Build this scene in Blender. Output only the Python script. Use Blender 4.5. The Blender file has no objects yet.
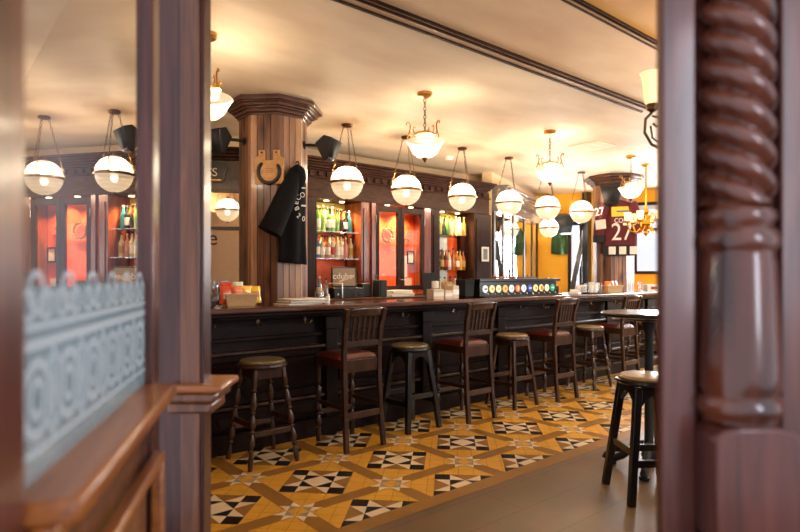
import bpy, math, random
from mathutils import Matrix, Vector
random.seed(7)
S = bpy.context.scene
COL = S.collection
R = math.radians
PI = math.pi
HEAD = R(50.0)                       # heading of the view, measured from the bar's direction (+X)
FW = Vector((math.cos(HEAD), math.sin(HEAD), 0)); RT = Vector((math.sin(HEAD), -math.cos(HEAD), 0))
CEIL = 2.88

# ------------------------------------------------------------------ camera
cd = bpy.data.cameras.new('camera'); cam = bpy.data.objects.new('camera', cd); COL.objects.link(cam)
cam.location = (0, 0, 1.36); cam.rotation_euler = (R(90), 0, HEAD - R(90))
cd.sensor_width = 36; cd.lens = 25.92; cd.shift_y = 9 / 800.0
cd.clip_start = 0.02
cd.dof.use_dof = True; cd.dof.focus_distance = 5.3; cd.dof.aperture_fstop = 1.9
S.camera = cam
# ------------------------------------------------------------------ world, daylight, exposure
w = bpy.data.worlds.new('world'); S.world = w; w.use_nodes = True
bg = w.node_tree.nodes['Background']; bg.inputs[0].default_value = (0.87, 0.88, 1.0, 1); bg.inputs[1].default_value = 0.42
S.view_settings.view_transform = 'Standard'; S.view_settings.look = 'None'
S.view_settings.exposure = 1.5; S.view_settings.gamma = 1.0; S.view_settings.use_curve_mapping = False

def area(name, loc, target, sx, sy, power, col):
    l = bpy.data.lights.new(name, 'AREA'); l.shape = 'RECTANGLE'; l.size = sx; l.size_y = sy; l.energy = power; l.color = col
    o = bpy.data.objects.new(name, l); COL.objects.link(o); o.location = loc
    d = Vector(target) - Vector(loc); o.rotation_euler = d.to_track_quat('-Z', 'Y').to_euler()
    return o
COOL = (0.93, 0.96, 1.0)
area('daylight_front', (3.9, 0.02, 1.75), (3.9, 4, 1.3), 3.4, 1.6, 15, COOL)      # daylight through the street windows
area('daylight_front', (8.2, 0.02, 1.75), (8.2, 4, 1.3), 3.4, 1.6, 22, COOL)
P_ = FW*-.9+RT*1.7; area('daylight_entrance', (P_.x,P_.y,1.9), (FW*1.2+RT*.2)+Vector((0,0,1.3)), .4, 1.5, 9, (.86,.88,1.0))      # daylight through the street door

for q in ((4.3,1.0,2.15),(6.9,1.1,2.15)):      # added warm fill lights, out of view, to brighten ceiling and dark floor
    l = bpy.data.lights.new('added_warm_fill', 'POINT'); l.energy = 26; l.color = (1.0,.78,.50); l.shadow_soft_size = .12
    o = bpy.data.objects.new('added_warm_fill', l); COL.objects.link(o); o.location = q

# ------------------------------------------------------------------ mesh helpers
def rot(a, axis='Z'): return Matrix.Rotation(a, 4, axis)
def tr(x, y, z=0): return Matrix.Translation((x, y, z))

class MB:
    def __init__(s): s.v = []; s.f = []; s.m = []
    def add(s, vs, fs, mi=0, M=None):
        n = len(s.v)
        s.v += [tuple(M @ Vector(p)) for p in vs] if M is not None else [tuple(p) for p in vs]
        s.f += [tuple(i + n for i in f) for f in fs]; s.m += [mi] * len(fs)
        return s
    def box(s, x0, x1, y0, y1, z0, z1, mi=0, M=None):
        vs = [(x0,y0,z0),(x1,y0,z0),(x1,y1,z0),(x0,y1,z0),(x0,y0,z1),(x1,y0,z1),(x1,y1,z1),(x0,y1,z1)]
        return s.add(vs, [(3,2,1,0),(4,5,6,7),(0,1,5,4),(1,2,6,5),(2,3,7,6),(3,0,4,7)], mi, M)
    def bar(s, p, q, w, d=None, mi=0, w2=None, up=(0,1,0)):
        """square bar from p to q, width w, depth d"""
        p = Vector(p); q = Vector(q); a = (q - p).normalized(); d = d or w
        u = a.cross(Vector(up)); 
        if u.length < 1e-4: u = a.cross(Vector((1,0,0)))
        u.normalize(); v = a.cross(u); k = (w2 / w) if w2 else 1
        vs = []
        for c, kk in ((p, 1), (q, k)):
            for i, j in ((-1,-1),(1,-1),(1,1),(-1,1)): vs.append(c + u*i*w/2*kk + v*j*d/2*kk)
        return s.add(vs, [(3,2,1,0),(4,5,6,7),(0,1,5,4),(1,2,6,5),(2,3,7,6),(3,0,4,7)], mi)
    def tube(s, pts, r, n=8, mi=0, closed=False):
        pts = [Vector(p) for p in pts]; N = len(pts)
        rs = r if isinstance(r, (list, tuple)) else [r]*N
        vs = []; u = None
        for i, p in enumerate(pts):
            if closed: a = pts[(i+1) % N] - pts[i-1]
            else: a = pts[min(i+1, N-1)] - pts[max(i-1, 0)]
            a.normalize()
            if u is None:
                u = a.cross(Vector((0,0,1)))
                if u.length < 1e-3: u = a.cross(Vector((1,0,0)))
            u = (u - a*u.dot(a)).normalized(); v = a.cross(u)
            for k in range(n):
                t = 2*PI*k/n; vs.append(p + (u*math.cos(t) + v*math.sin(t))*rs[i])
        fs = []
        for i in range(N if closed else N-1):
            b = ((i+1) % N)*n
            for k in range(n): fs.append((i*n+k, i*n+(k+1) % n, b+(k+1) % n, b+k))
        if not closed: fs += [tuple(range(n-1,-1,-1)), tuple((N-1)*n+k for k in range(n))]
        return s.add(vs, fs, mi)
    def lathe(s, prof, n=20, M=None, mi=0, a0=0.0, sy=1.0):
        vs = []; fs = []; N = len(prof)
        for r, z in prof:
            r = max(r, 1e-4)
            for k in range(n):
                t = a0 + 2*PI*k/n; vs.append((r*math.cos(t), r*math.sin(t)*sy, z))
        for i in range(N-1):
            for k in range(n): fs.append((i*n+k, i*n+(k+1) % n, (i+1)*n+(k+1) % n, (i+1)*n+k))
        fs += [tuple(range(n-1,-1,-1)), tuple((N-1)*n+k for k in range(n))]
        return s.add(vs, fs, mi, M)
    def prism(s, poly, h0, h1, M=None, mi=0):
        """polygon in local XY extruded in z"""
        n = len(poly); vs = [(x,y,h0) for x,y in poly] + [(x,y,h1) for x,y in poly]
        fs = [tuple(range(n-1,-1,-1)), tuple(range(n,2*n))] + [(i,(i+1) % n,n+(i+1) % n,n+i) for i in range(n)]
        return s.add(vs, fs, mi, M)
    def poly(s, pts, mi=0, M=None): return s.add(pts, [tuple(range(len(pts)))], mi, M)
    def grid(s, fn, nu, nv, mi=0, M=None):
        vs = [fn(i/nu, j/nv) for i in range(nu+1) for j in range(nv+1)]
        fs = [(i*(nv+1)+j, (i+1)*(nv+1)+j, (i+1)*(nv+1)+j+1, i*(nv+1)+j+1) for i in range(nu) for j in range(nv)]
        return s.add(vs, fs, mi, M)
    def build(s, name, mats, parent=None, bev=0, ang=35, solid=0, sub=0):
        me = bpy.data.meshes.new(name); me.from_pydata(s.v, [], s.f)
        for m in (mats if isinstance(mats, (list, tuple)) else [mats]): me.materials.append(m)
        me.polygons.foreach_set('material_index', s.m)
        me.polygons.foreach_set('use_smooth', [True]*len(s.f))
        me.update(); me.set_sharp_from_angle(angle=R(ang))
        o = bpy.data.objects.new(name, me); COL.objects.link(o)
        if parent: o.parent = parent
        if solid:
            m = o.modifiers.new('solid', 'SOLIDIFY'); m.thickness = solid; m.offset = 0
        if sub:
            m = o.modifiers.new('sub', 'SUBSURF'); m.levels = sub; m.render_levels = sub
        if bev:
            m = o.modifiers.new('bevel', 'BEVEL'); m.width = bev; m.segments = 2; m.limit_method = 'ANGLE'; m.angle_limit = R(40)
        return o

def text_mesh(name, body, size, mat, parent=None, M=None, ext=0.001, align='CENTER'):
    cu = bpy.data.curves.new('letters', 'FONT'); cu.body = body; cu.size = size; cu.extrude = ext; cu.align_x = align; cu.align_y = 'CENTER'
    t = bpy.data.objects.new('letters', cu); COL.objects.link(t)
    dg = bpy.context.evaluated_depsgraph_get(); me = bpy.data.meshes.new_from_object(t.evaluated_get(dg))
    COL.objects.unlink(t); bpy.data.objects.remove(t)
    if M is not None: me.transform(M)
    me.materials.clear(); me.materials.append(mat); me.name = name
    o = bpy.data.objects.new(name, me); COL.objects.link(o)
    if parent: o.parent = parent
    return o

def tag(o, label, cat, group=None):
    o['label'] = label; o['category'] = cat
    if group: o['group'] = group
    return o
def thing(name, label, cat, loc=(0,0,0), rz=0, group=None):
    o = bpy.data.objects.new(name, None); COL.objects.link(o); o.location = loc; o.rotation_euler = (0,0,rz); o.empty_display_size = 0.1
    return tag(o, label, cat, group)
def struct(o): o['kind'] = 'structure'; return o
def dup(o, parent=None, loc=None, rz=None, label=None):
    c = o.copy(); COL.objects.link(c)
    if parent: c.parent = parent
    if loc is not None: c.location = loc
    if rz is not None: c.rotation_euler = (0,0,rz)
    if label: c['label'] = label
    for ch in list(o.children): dup(ch, c)
    return c

# ------------------------------------------------------------------ materials
def lin(r, g, b): return tuple(((c/255)/12.92 if c/255 <= 0.04045 else ((c/255+0.055)/1.055)**2.4) for c in (r,g,b))
def nt(name):
    m = bpy.data.materials.new(name); m.use_nodes = True
    return m, m.node_tree.nodes, m.node_tree.links, m.node_tree.nodes['Principled BSDF']
def mat(name, rgb, rough=0.5, metal=0, spec=0.5, trans=0, emit=None, es=0, coat=0, bump=0, bscale=40):
    m, N, L, p = nt(name); c = lin(*rgb)
    p.inputs['Base Color'].default_value = (*c, 1); p.inputs['Roughness'].default_value = rough; p.inputs['Metallic'].default_value = metal
    p.inputs['Specular IOR Level'].default_value = spec; p.inputs['Transmission Weight'].default_value = trans; p.inputs['Coat Weight'].default_value = coat
    p.inputs['Coat Roughness'].default_value = 0.08
    if emit: p.inputs['Emission Color'].default_value = (*lin(*emit), 1); p.inputs['Emission Strength'].default_value = es
    tc = N.new('ShaderNodeTexCoord'); nz = N.new('ShaderNodeTexNoise'); nz.inputs['Scale'].default_value = bscale; L.new(tc.outputs['Object'], nz.inputs['Vector'])
    if trans == 0 and not emit:       # slight natural unevenness
        hs = N.new('ShaderNodeMix'); hs.data_type = 'RGBA'; hs.inputs[6].default_value = (*c, 1); hs.inputs[7].default_value = (*[min(1, x*1.22+0.002) for x in c], 1)
        L.new(nz.outputs['Fac'], hs.inputs[0]); L.new(hs.outputs[2], p.inputs['Base Color'])
    if bump:
        b = N.new('ShaderNodeBump'); b.inputs['Strength'].default_value = bump; b.inputs['Distance'].default_value = 0.01
        L.new(nz.outputs['Fac'], b.inputs['Height']); L.new(b.outputs['Normal'], p.inputs['Normal'])
    return m
def wood(name, c1, c2, sc=(14,14,1.6), rough=0.3, coat=0.3, k=1.0, knots=False, spec=0.5):
    m, N, L, p = nt(name)
    tc = N.new('ShaderNodeTexCoord'); mp = N.new('ShaderNodeMapping'); mp.inputs['Scale'].default_value = sc
    L.new(tc.outputs['Object'], mp.inputs['Vector'])
    nz = N.new('ShaderNodeTexNoise'); nz.inputs['Scale'].default_value = 1.6*k; nz.inputs['Detail'].default_value = 6; nz.inputs['Distortion'].default_value = 1.2
    L.new(mp.outputs[0], nz.inputs['Vector'])
    rp = N.new('ShaderNodeValToRGB'); rp.color_ramp.elements[0].position = 0.32; rp.color_ramp.elements[1].position = 0.70
    rp.color_ramp.elements[0].color = (*lin(*c1), 1); rp.color_ramp.elements[1].color = (*lin(*c2), 1)
    L.new(nz.outputs['Fac'], rp.inputs[0]); out = rp.outputs[0]
    if knots:
        mk = N.new('ShaderNodeMapping'); mk.inputs['Scale'].default_value = (9,9,2.4); L.new(tc.outputs['Object'], mk.inputs['Vector'])
        vo = N.new('ShaderNodeTexVoronoi'); vo.inputs['Scale'].default_value = 1.0; L.new(mk.outputs[0], vo.inputs['Vector'])
        r2 = N.new('ShaderNodeValToRGB'); r2.color_ramp.elements[0].position = 0.05; r2.color_ramp.elements[1].position = 0.36
        r2.color_ramp.elements[0].color = (0.20,0.12,0.10,1); r2.color_ramp.elements[1].color = (1,1,1,1); L.new(vo.outputs['Distance'], r2.inputs[0])
        mx = N.new('ShaderNodeMix'); mx.data_type = 'RGBA'; mx.blend_type = 'MULTIPLY'; mx.inputs[0].default_value = 1; L.new(out, mx.inputs[6]); L.new(r2.outputs[0], mx.inputs[7]); out = mx.outputs[2]
    L.new(out, p.inputs['Base Color'])
    p.inputs['Roughness'].default_value = rough; p.inputs['Coat Weight'].default_value = coat; p.inputs['Coat Roughness'].default_value = 0.12; p.inputs['Specular IOR Level'].default_value = spec
    b = N.new('ShaderNodeBump'); b.inputs['Strength'].default_value = 0.12; b.inputs['Distance'].default_value = 0.004; L.new(nz.outputs['Fac'], b.inputs['Height']); L.new(b.outputs['Normal'], p.inputs['Normal'])
    return m
def glow(name, rgb, es, ribs=0, alpha=1.0):
    """lit glass: gives off light and lets part of the bulb's light through"""
    m, N, L, p = nt(name); out = [n for n in N if n.type == 'OUTPUT_MATERIAL'][0]
    p.inputs['Base Color'].default_value = (0.8,0.78,0.72,1); p.inputs['Roughness'].default_value = 0.15
    p.inputs['Emission Color'].default_value = (*lin(*rgb), 1); p.inputs['Emission Strength'].default_value = es
    if ribs:
        tc = N.new('ShaderNodeTexCoord'); wv = N.new('ShaderNodeTexWave'); wv.wave_type = 'BANDS'; wv.bands_direction = 'Z'; wv.inputs['Scale'].default_value = ribs; wv.inputs['Distortion'].default_value = 0
        L.new(tc.outputs['Object'], wv.inputs['Vector']); mr = N.new('ShaderNodeMapRange'); mr.inputs['To Min'].default_value = es*0.7; mr.inputs['To Max'].default_value = es*1.15
        L.new(wv.outputs['Fac'], mr.inputs['Value']); L.new(mr.outputs[0], p.inputs['Emission Strength'])
    if alpha < 1:
        t = N.new('ShaderNodeBsdfTransparent'); mx = N.new('ShaderNodeMixShader'); mx.inputs[0].default_value = alpha
        L.new(t.outputs[0], mx.inputs[1]); L.new(p.outputs[0], mx.inputs[2]); L.new(mx.outputs[0], out.inputs[0])
    return m
def pane_mat(name, boost, base, tint=(1,1,1), rough=0.01):
    """window glass: transparent with a fresnel reflection"""
    m, N, L, p = nt(name); N.remove(p)
    out = [n for n in N if n.type == 'OUTPUT_MATERIAL'][0]
    fr = N.new('ShaderNodeFresnel'); fr.inputs['IOR'].default_value = 1.6
    ma = N.new('ShaderNodeMath'); ma.operation = 'MULTIPLY_ADD'; ma.inputs[1].default_value = boost; ma.inputs[2].default_value = base; ma.use_clamp = True; L.new(fr.outputs[0], ma.inputs[0])
    ge = N.new('ShaderNodeNewGeometry'); inv = N.new('ShaderNodeMath'); inv.operation = 'SUBTRACT'; inv.inputs[0].default_value = 1; L.new(ge.outputs['Backfacing'], inv.inputs[1])
    m2 = N.new('ShaderNodeMath'); m2.operation = 'MULTIPLY'; L.new(ma.outputs[0], m2.inputs[0]); L.new(inv.outputs[0], m2.inputs[1]); ma = m2
    t = N.new('ShaderNodeBsdfTransparent'); t.inputs[0].default_value = (*tint, 1); g = N.new('ShaderNodeBsdfGlossy'); g.inputs['Roughness'].default_value = rough
    mx = N.new('ShaderNodeMixShader'); L.new(ma.outputs[0], mx.inputs[0]); L.new(t.outputs[0], mx.inputs[1]); L.new(g.outputs[0], mx.inputs[2]); L.new(mx.outputs[0], out.inputs[0])
    return m
def frost_mat(name, rgb, alpha):
    m, N, L, p = nt(name); out = [n for n in N if n.type == 'OUTPUT_MATERIAL'][0]
    p.inputs['Base Color'].default_value = (*lin(*rgb), 1); p.inputs['Roughness'].default_value = 0.5
    t = N.new('ShaderNodeBsdfTransparent'); mx = N.new('ShaderNodeMixShader'); mx.inputs[0].default_value = alpha
    L.new(t.outputs[0], mx.inputs[1]); L.new(p.outputs[0], mx.inputs[2]); L.new(mx.outputs[0], out.inputs[0])
    return m
def mirror_mat(name, c): return mat(name, c, 0.02, 1.0)

M = {}
M['dark'] = wood('dark_wood', (38,20,13), (70,41,28), (5,18,18), 0.45, 0.0, spec=0.12)
M['bar'] = wood('bar_front_wood', (22,12,10), (40,23,18), (5,18,18), 0.42, 0.0, spec=0.16)
M['barv'] = wood('bar_pilaster_wood', (20,11,9), (38,22,17), (18,18,1.6), 0.42, 0.0, spec=0.16)
M['darkv'] = wood('dark_wood_upright', (34,18,12), (64,37,25), (18,18,1.6), 0.42, 0.0, spec=0.15)
M['black'] = wood('black_stained_wood', (13,11,11), (28,23,22), (18,18,2), 0.3, 0.3)
M['brown'] = wood('brown_wood', (36,20,12), (74,43,25), (18,18,2), 0.32, 0.3)
M['maho'] = wood('mahogany', (88,36,16), (150,72,34), (18,18,1.5), 0.3, 0.4)
M['top'] = wood('counter_wood', (62,32,22), (104,60,42), (1.2,16,16), 0.22, 0.6)
M['jamb'] = wood('doorway_wood', (56,25,20), (108,56,44), (16,16,1.3), 0.3, 0.35)
M['turn'] = wood('turned_wood', (54,22,15), (124,66,45), (7,7,1.0), 0.22, 0.7)
M['sill'] = wood('sill_wood', (126,66,24), (176,104,46), (1.5,16,16), 0.35, 0.3)
M['plank0'] = wood('pine_plank', (126,88,66), (176,132,102), (10,10,0.9), 0.4, 0.15, knots=True)
M['plank1'] = wood('pine_plank_pale', (148,108,82), (192,150,116), (10,10,0.9), 0.4, 0.15, knots=True)
M['plank2'] = wood('pine_plank_dark', (84,54,40), (136,92,68), (10,10,0.9), 0.4, 0.15, knots=True)
M['plaque'] = wood('pale_plaque_wood', (178,126,66), (206,156,92), (10,10,1), 0.5, 0)
M['blackp'] = mat('black_plastic', (22,22,24), 0.4)
M['blackm'] = mat('black_matt', (16,16,17), 0.7)
M['iron'] = mat('dark_iron', (40,36,34), 0.45, 0.8)
M['brass'] = mat('brass', (190,140,70), 0.28, 1.0)
M['oldbrass'] = mat('aged_brass', (112,84,52), 0.38, 0.9)
M['gold'] = mat('bright_brass', (224,168,66), 0.25, 1.0)
M['chrome'] = mat('chrome', (200,196,190), 0.15, 1.0)
M['seat_red'] = mat('oxblood_leather', (84,30,24), 0.3, coat=0.3)
M['seat_tan'] = mat('worn_tan_leather', (150,122,84), 0.32, coat=0.3)
M['seat_olive'] = mat('worn_olive_leather', (112,96,66), 0.3, coat=0.3)
M['orange'] = mat('orange_paint', (232,92,44), 0.5)
M['yellow'] = mat('yellow_wall_paint', (236,168,22), 0.6)
M['white'] = mat('white_paper', (232,228,220), 0.6)
M['cream'] = mat('cream_card', (208,186,156), 0.6)
M['shirt'] = mat('black_cotton', (16,15,17), 0.9, spec=0.2, bump=0.2, bscale=60)
M['maroon'] = mat('maroon_jersey', (92,19,28), 0.75, bump=0.15, bscale=60)
M['green'] = mat('green_cloth', (40,70,30), 0.8, bump=0.2)
M['wicker'] = mat('pale_wicker', (206,172,124), 0.6, bump=0.6, bscale=90)
M['grout'] = mat('grey', (120,112,104), 0.7)
M['shelf'] = pane_mat('shelf_glass', .5, .10, (.93,.97,.93))
M['windowsheen'] = mat('painted_window_sheen', (214,222,228), .4)  # pale blue: window light on the bay's back put into the colour
M['panecab'] = pane_mat('cabinet_glass', .55, 0.0)
M['mirror'] = mirror_mat('mirror_glass', (226,226,224))
M['pane'] = pane_mat('clear_glass', 1.0, 0.02)
M['leafpane'] = pane_mat('door_glass', 2.2, 0.22)
M['frost'] = frost_mat('etched_glass', (130,160,172), 0.34)
M['frost2'] = frost_mat('etched_glass_dense', (200,216,224), 0.6)
M['globe'] = glow('lit_globe_glass', (255,226,180), 0.24, 0, .66)
M['globe_low'] = glow('lit_ribbed_glass', (255,220,168), 0.30, 9, .52)
M['bowl'] = glow('lit_alabaster_glass', (255,218,160), 0.27, 0, .72)
M['shade'] = glow('lit_amber_shade', (255,206,120), 0.6)
M['spot'] = glow('lit_downlight', (255,220,160), 5)
M['bulb'] = glow('lit_bulb', (255,224,170), 3.0)

# ------------------------------------------------------------------ structure: floor
SX, SY, PT = 1.682, 2.914, 0.686     # tile lattice
def tile_mat(name, rgb, grid=False, rough=0.32):
    m, N, L, p = nt(name); c = lin(*rgb)
    tc = N.new('ShaderNodeTexCoord'); nz = N.new('ShaderNodeTexNoise'); nz.inputs['Scale'].default_value = 9; L.new(tc.outputs['Object'], nz.inputs['Vector'])
    mx = N.new('ShaderNodeMix'); mx.data_type = 'RGBA'; mx.inputs[6].default_value = (*[x*0.86 for x in c], 1); mx.inputs[7].default_value = (*[min(1,x*1.14) for x in c], 1); L.new(nz.outputs['Fac'], mx.inputs[0]); out = mx.outputs[2]
    if grid:
        mp = N.new('ShaderNodeMapping'); mp.inputs['Rotation'].default_value = (0,0,R(45)); u = 0.103
        a = -R(45); mp.vector_type = 'POINT'; L.new(tc.outputs['Object'], mp.inputs['Vector'])
        # lattice centred on the star blocks
        cx, cy = SX+PT/2, SY+PT/2; mp.inputs['Location'].default_value = (-(cx*math.cos(R(45))-cy*math.sin(R(45))), -(cx*math.sin(R(45))+cy*math.cos(R(45))), 0)
        bk = N.new('ShaderNodeTexBrick'); bk.offset = 0; bk.inputs['Scale'].default_value = 1; bk.inputs['Brick Width'].default_value = u; bk.inputs['Row Height'].default_value = u; bk.inputs['Mortar Size'].default_value = 0.0018; bk.inputs['Mortar Smooth'].default_value = 0.2
        bk.inputs['Mortar'].default_value = (*[x*0.45 for x in c], 1); L.new(mp.outputs[0], bk.inputs['Vector']); L.new(out, bk.inputs['Color1']); L.new(out, bk.inputs['Color2']); out = bk.outputs['Color']
    L.new(out, p.inputs['Base Color']); p.inputs['Roughness'].default_value = rough
    return m
TM = [tile_mat('yellow_tile', (222,164,58), True), tile_mat('brown_tile', (152,108,48)), tile_mat('black_tile', (34,26,24)), tile_mat('cream_tile', (232,208,170)), tile_mat('grey_tile', (158,146,132))]
fl = MB()
X0, X1, YE, YB = -0.5, 13.0, 2.47, 9.0
fl.poly([(X0,YE,0),(X1,YE,0),(X1,YB,0),(X0,YB,0)], 0)
e1, e2, e3 = 0.0005, 0.0010, 0.0015
def clip(poly):
    """keep what lies beyond the border strip and in front of the bar"""
    for sgn, lim in ((1, YE+0.11), (-1, -4.35)):
        out = []
        for i in range(len(poly)):
            a, b = poly[i-1], poly[i]; da, db = sgn*a[1]-lim, sgn*b[1]-lim
            if da*db < 0: t = da/(da-db); out.append((a[0]+(b[0]-a[0])*t, a[1]+(b[1]-a[1])*t))
            if db >= 0: out.append(b)
        poly = out
        if len(poly) < 3: return None
    return poly
def fp(pts, z, mi):
    q = clip(pts)
    if q: fl.poly([(x,y,z) for x,y in q], mi)
def diag(cx, cy, pts, k):
    c = math.cos(R(45)); return [(cx+(px-py)*c*k, cy+(px+py)*c*k) for px,py in pts]
def star(cx, cy, k, colr, zz, full):
    """sawtooth star on a 4x4 grid, turned by 45 degrees; colr: corner, edge, point, centre corner, centre"""
    cc, ce, cp, cm, cn = colr
    if full:
        fp(diag(cx,cy,[(-2,-2),(2,-2),(2,2),(-2,2)],k), zz, cp)
        for sx in (-1,1):
            for sy in (-1,1):
                a, b = sorted((sx, sx*2)); c, d = sorted((sy, sy*2)); fp(diag(cx,cy,[(a,c),(b,c),(b,d),(a,d)],k), zz+e1, cc)
    for q in range(4):
        def rq(p):
            x, y = p
            for _ in range(q): x, y = -y, x
            return (x,y)
        T = lambda ps: diag(cx,cy,[rq(p) for p in ps],k)
        if full: fp(T([(-1,-2),(1,-2),(0,-1)]), zz+e1, ce)
        else:
            fp(T([(-1,-2),(0,-1),(-1,-1)]), zz+e1, cp); fp(T([(1,-2),(1,-1),(0,-1)]), zz+e1, cp)
        fp(T([(-1,-1),(0,-1),(-1,0)]), zz+e1, cm)
    if not full: fp(diag(cx,cy,[(0,-1),(1,0),(0,1),(-1,0)],k), zz+e1, cn)
for i in range(-3, 16):
    x = SX+i*PT
    fp([(x-.052,2),(x+.052,2),(x+.052,5),(x-.052,5)], e1, 1)
for j in range(-1, 3):
    y = SY+j*PT
    fp([(X0,y-.052),(X1,y-.052),(X1,y+.052),(X0,y+.052)], e1, 1)
    for i in range(-3, 16):
        x = SX+i*PT
        oc = [(x+0.098*math.cos(R(22.5+45*q)), y+0.098*math.sin(R(22.5+45*q))) for q in range(8)]
        fp(oc, e2, 0); star(x, y, 0.066, (0,0,3,4,0), e2, False)
        star(x+PT/2, y+PT/2, 0.1015, (2,1,3,2,3), e2, True)
fl.poly([(X0,YE,e3),(X1,YE,e3),(X1,YE+.11,e3),(X0,YE+.11,e3)], 1)
mdf, N, L, p = nt('dark_floor_boards')
tc = N.new('ShaderNodeTexCoord'); bk = N.new('ShaderNodeTexBrick'); bk.offset = 0.5; bk.inputs['Scale'].default_value = 1; bk.inputs['Brick Width'].default_value = 0.9; bk.inputs['Row Height'].default_value = 0.3; bk.inputs['Mortar Size'].default_value = 0.003
bk.inputs['Color1'].default_value = (*lin(116,88,58),1); bk.inputs['Color2'].default_value = (*lin(108,81,53),1); bk.inputs['Mortar'].default_value = (*lin(84,62,42),1); L.new(tc.outputs['Object'], bk.inputs['Vector'])
nz = N.new('ShaderNodeTexNoise'); nz.inputs['Scale'].default_value = 5; nz.inputs['Detail'].default_value = 5; L.new(tc.outputs['Object'], nz.inputs['Vector'])
mx = N.new('ShaderNodeMix'); mx.data_type = 'RGBA'; mx.blend_type = 'OVERLAY'; mx.inputs[0].default_value = 0.35; L.new(bk.outputs['Color'], mx.inputs[6]); L.new(nz.outputs['Color'], mx.inputs[7])
hsv = N.new('ShaderNodeHueSaturation'); hsv.inputs['Saturation'].default_value = 0.95; L.new(mx.outputs[2], hsv.inputs['Color']); L.new(hsv.outputs[0], p.inputs['Base Color'])
p.inputs['Roughness'].default_value = 0.33
fl.poly([(X0,-2.5,0),(X1,-2.5,0),(X1,YE,0),(X0,YE,0)], 5)
struct(fl.build('floor', TM+[mdf]))

# ceiling: cream cloudy paint, a deeper orange inside the mouldings
def ceil_mat(name, a, b):
    m, N, L, p = nt(name); tc = N.new('ShaderNodeTexCoord'); mp = N.new('ShaderNodeMapping'); mp.inputs['Scale'].default_value = (0.7,1.7,1); mp.inputs['Rotation'].default_value = (0,0,R(25)); L.new(tc.outputs['Object'], mp.inputs['Vector'])
    nz = N.new('ShaderNodeTexNoise'); nz.inputs['Scale'].default_value = 1.7; nz.inputs['Detail'].default_value = 4; L.new(mp.outputs[0], nz.inputs['Vector'])
    rp = N.new('ShaderNodeValToRGB'); rp.color_ramp.elements[0].position = 0.35; rp.color_ramp.elements[1].position = 0.65
    rp.color_ramp.elements[0].color = (*lin(*a),1); rp.color_ramp.elements[1].color = (*lin(*b),1); L.new(nz.outputs['Fac'], rp.inputs[0]); L.new(rp.outputs[0], p.inputs['Base Color']); p.inputs['Roughness'].default_value = 0.6
    return m
CM = [ceil_mat('cream_cloud_paint', (218,198,172), (240,224,200)), ceil_mat('peach_cloud_paint', (212,178,142), (230,202,166)), ceil_mat('amber_cloud_paint', (206,150,80), (224,178,108))]
TO, TI, TX = 2.635, 1.835, 5.10         # outer and inner moulding lines, outer corner
ce = MB()
ce.box(0.3, 13, TO, 9.5, CEIL, CEIL+.1, 0); ce.box(TX, 13, 0, TO, CEIL, CEIL+.1, 0)
ce.box(0.3, TX-.9, TI, TO, CEIL, CEIL+.1, 1); ce.box(TX-.9, TX, 0, TO, CEIL, CEIL+.1, 1); ce.box(0.3, TX-.9, 0, TI, CEIL, CEIL+.1, 2)
struct(ce.build('ceiling', CM))
def molding(name, x0, x1, y0, y1, wd, along):
    """stepped dark moulding with a pale middle"""
    b = MB()
    for a, c, h, mi in ((0, .20, .030, 0), (.20, .62, .022, 1), (.62, .72, .026, 0), (.72, .88, .012, 1), (.88, 1, .018, 0)):
        if along == 'x': b.box(x0, x1, y0+wd*(1-c), y0+wd*(1-a), CEIL-h, CEIL-.0005, mi)
        else: b.box(x0+wd*(1-c), x0+wd*(1-a), y0, y1, CEIL-h, CEIL-.0005, mi)
    o = b.build(name, [M['dark'], M['trimpale']], bev=.003); return struct(o)
M['trimpale'] = mat('pale_trim', (186,156,126), 0.45)
molding('trim_1', 0.8, TX, TO-.12, TO, .12, 'x'); molding('trim_2', TX-.12, TX-.0, 0.35, TO-.12, .12, 'y')
molding('trim_3', 0.8, TX-.9, TI-.05, TI, .05, 'x'); molding('trim_4', TX-.95, TX-.9, 0.35, TI-.05, .05, 'y')

# walls
M['wallcream'] = mat('cream_wall_paint', (214,186,146), 0.6)
b = MB(); b.box(0.4, 6.75, 6.0, 6.15, 0, CEIL); struct(b.build('wall_back', M['wallcream']))
WA = Vector((6.50, 5.64, 0)); WB = Vector((9.08, 6.74, 0)); WC = Vector((12.3, 0.8, 0))
def seg(P, Q): d = (Q-P); return d.length, math.atan2(d.y, d.x)
ln, an = seg(WA, WB); MW = tr(WA.x, WA.y) @ rot(an)
b = MB(); b.box(0, ln+.2, 0.0, .15, 0, CEIL, 0, MW); struct(b.build('wall_angled', M['wallcream']))
lf, af = seg(WB, WC); MF = tr(WB.x, WB.y) @ rot(af)
def holes_wall(name, length, thick, mtx, holes, m, z1=CEIL):
    """wall along local x with rectangular openings"""
    b = MB(); x = 0
    for h0, h1, a, c in holes:
        b.box(x, h0, 0, thick, 0, z1, 0, mtx)
        if a > 0: b.box(h0, h1, 0, thick, 0, a, 0, mtx)
        b.box(h0, h1, 0, thick, c, z1, 0, mtx); x = h1
    b.box(x, length, 0, thick, 0, z1, 0, mtx); return struct(b.build(name, m))
def far_x(px):                        # distance along the far wall of a sight line
    d = FW + RT*((px-400)/576.0); n = Vector((-math.sin(af), math.cos(af), 0)); t = WB.dot(n)/d.dot(n); P = d*t
    return (P-WB).dot(Vector((math.cos(af), math.sin(af), 0))), t
fa, fb = far_x(568)[0], far_x(583)[0]; fc, fd = far_x(634)[0], far_x(634)[0]+1.5
holes_wall('wall_far', lf, .15, MF, [(fa, fb, 0.05, 2.35), (fc, fd, 1.38, 2.66), (fd+.35, fd+1.6, 1.0, 2.2)], M['yellow'])
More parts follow.
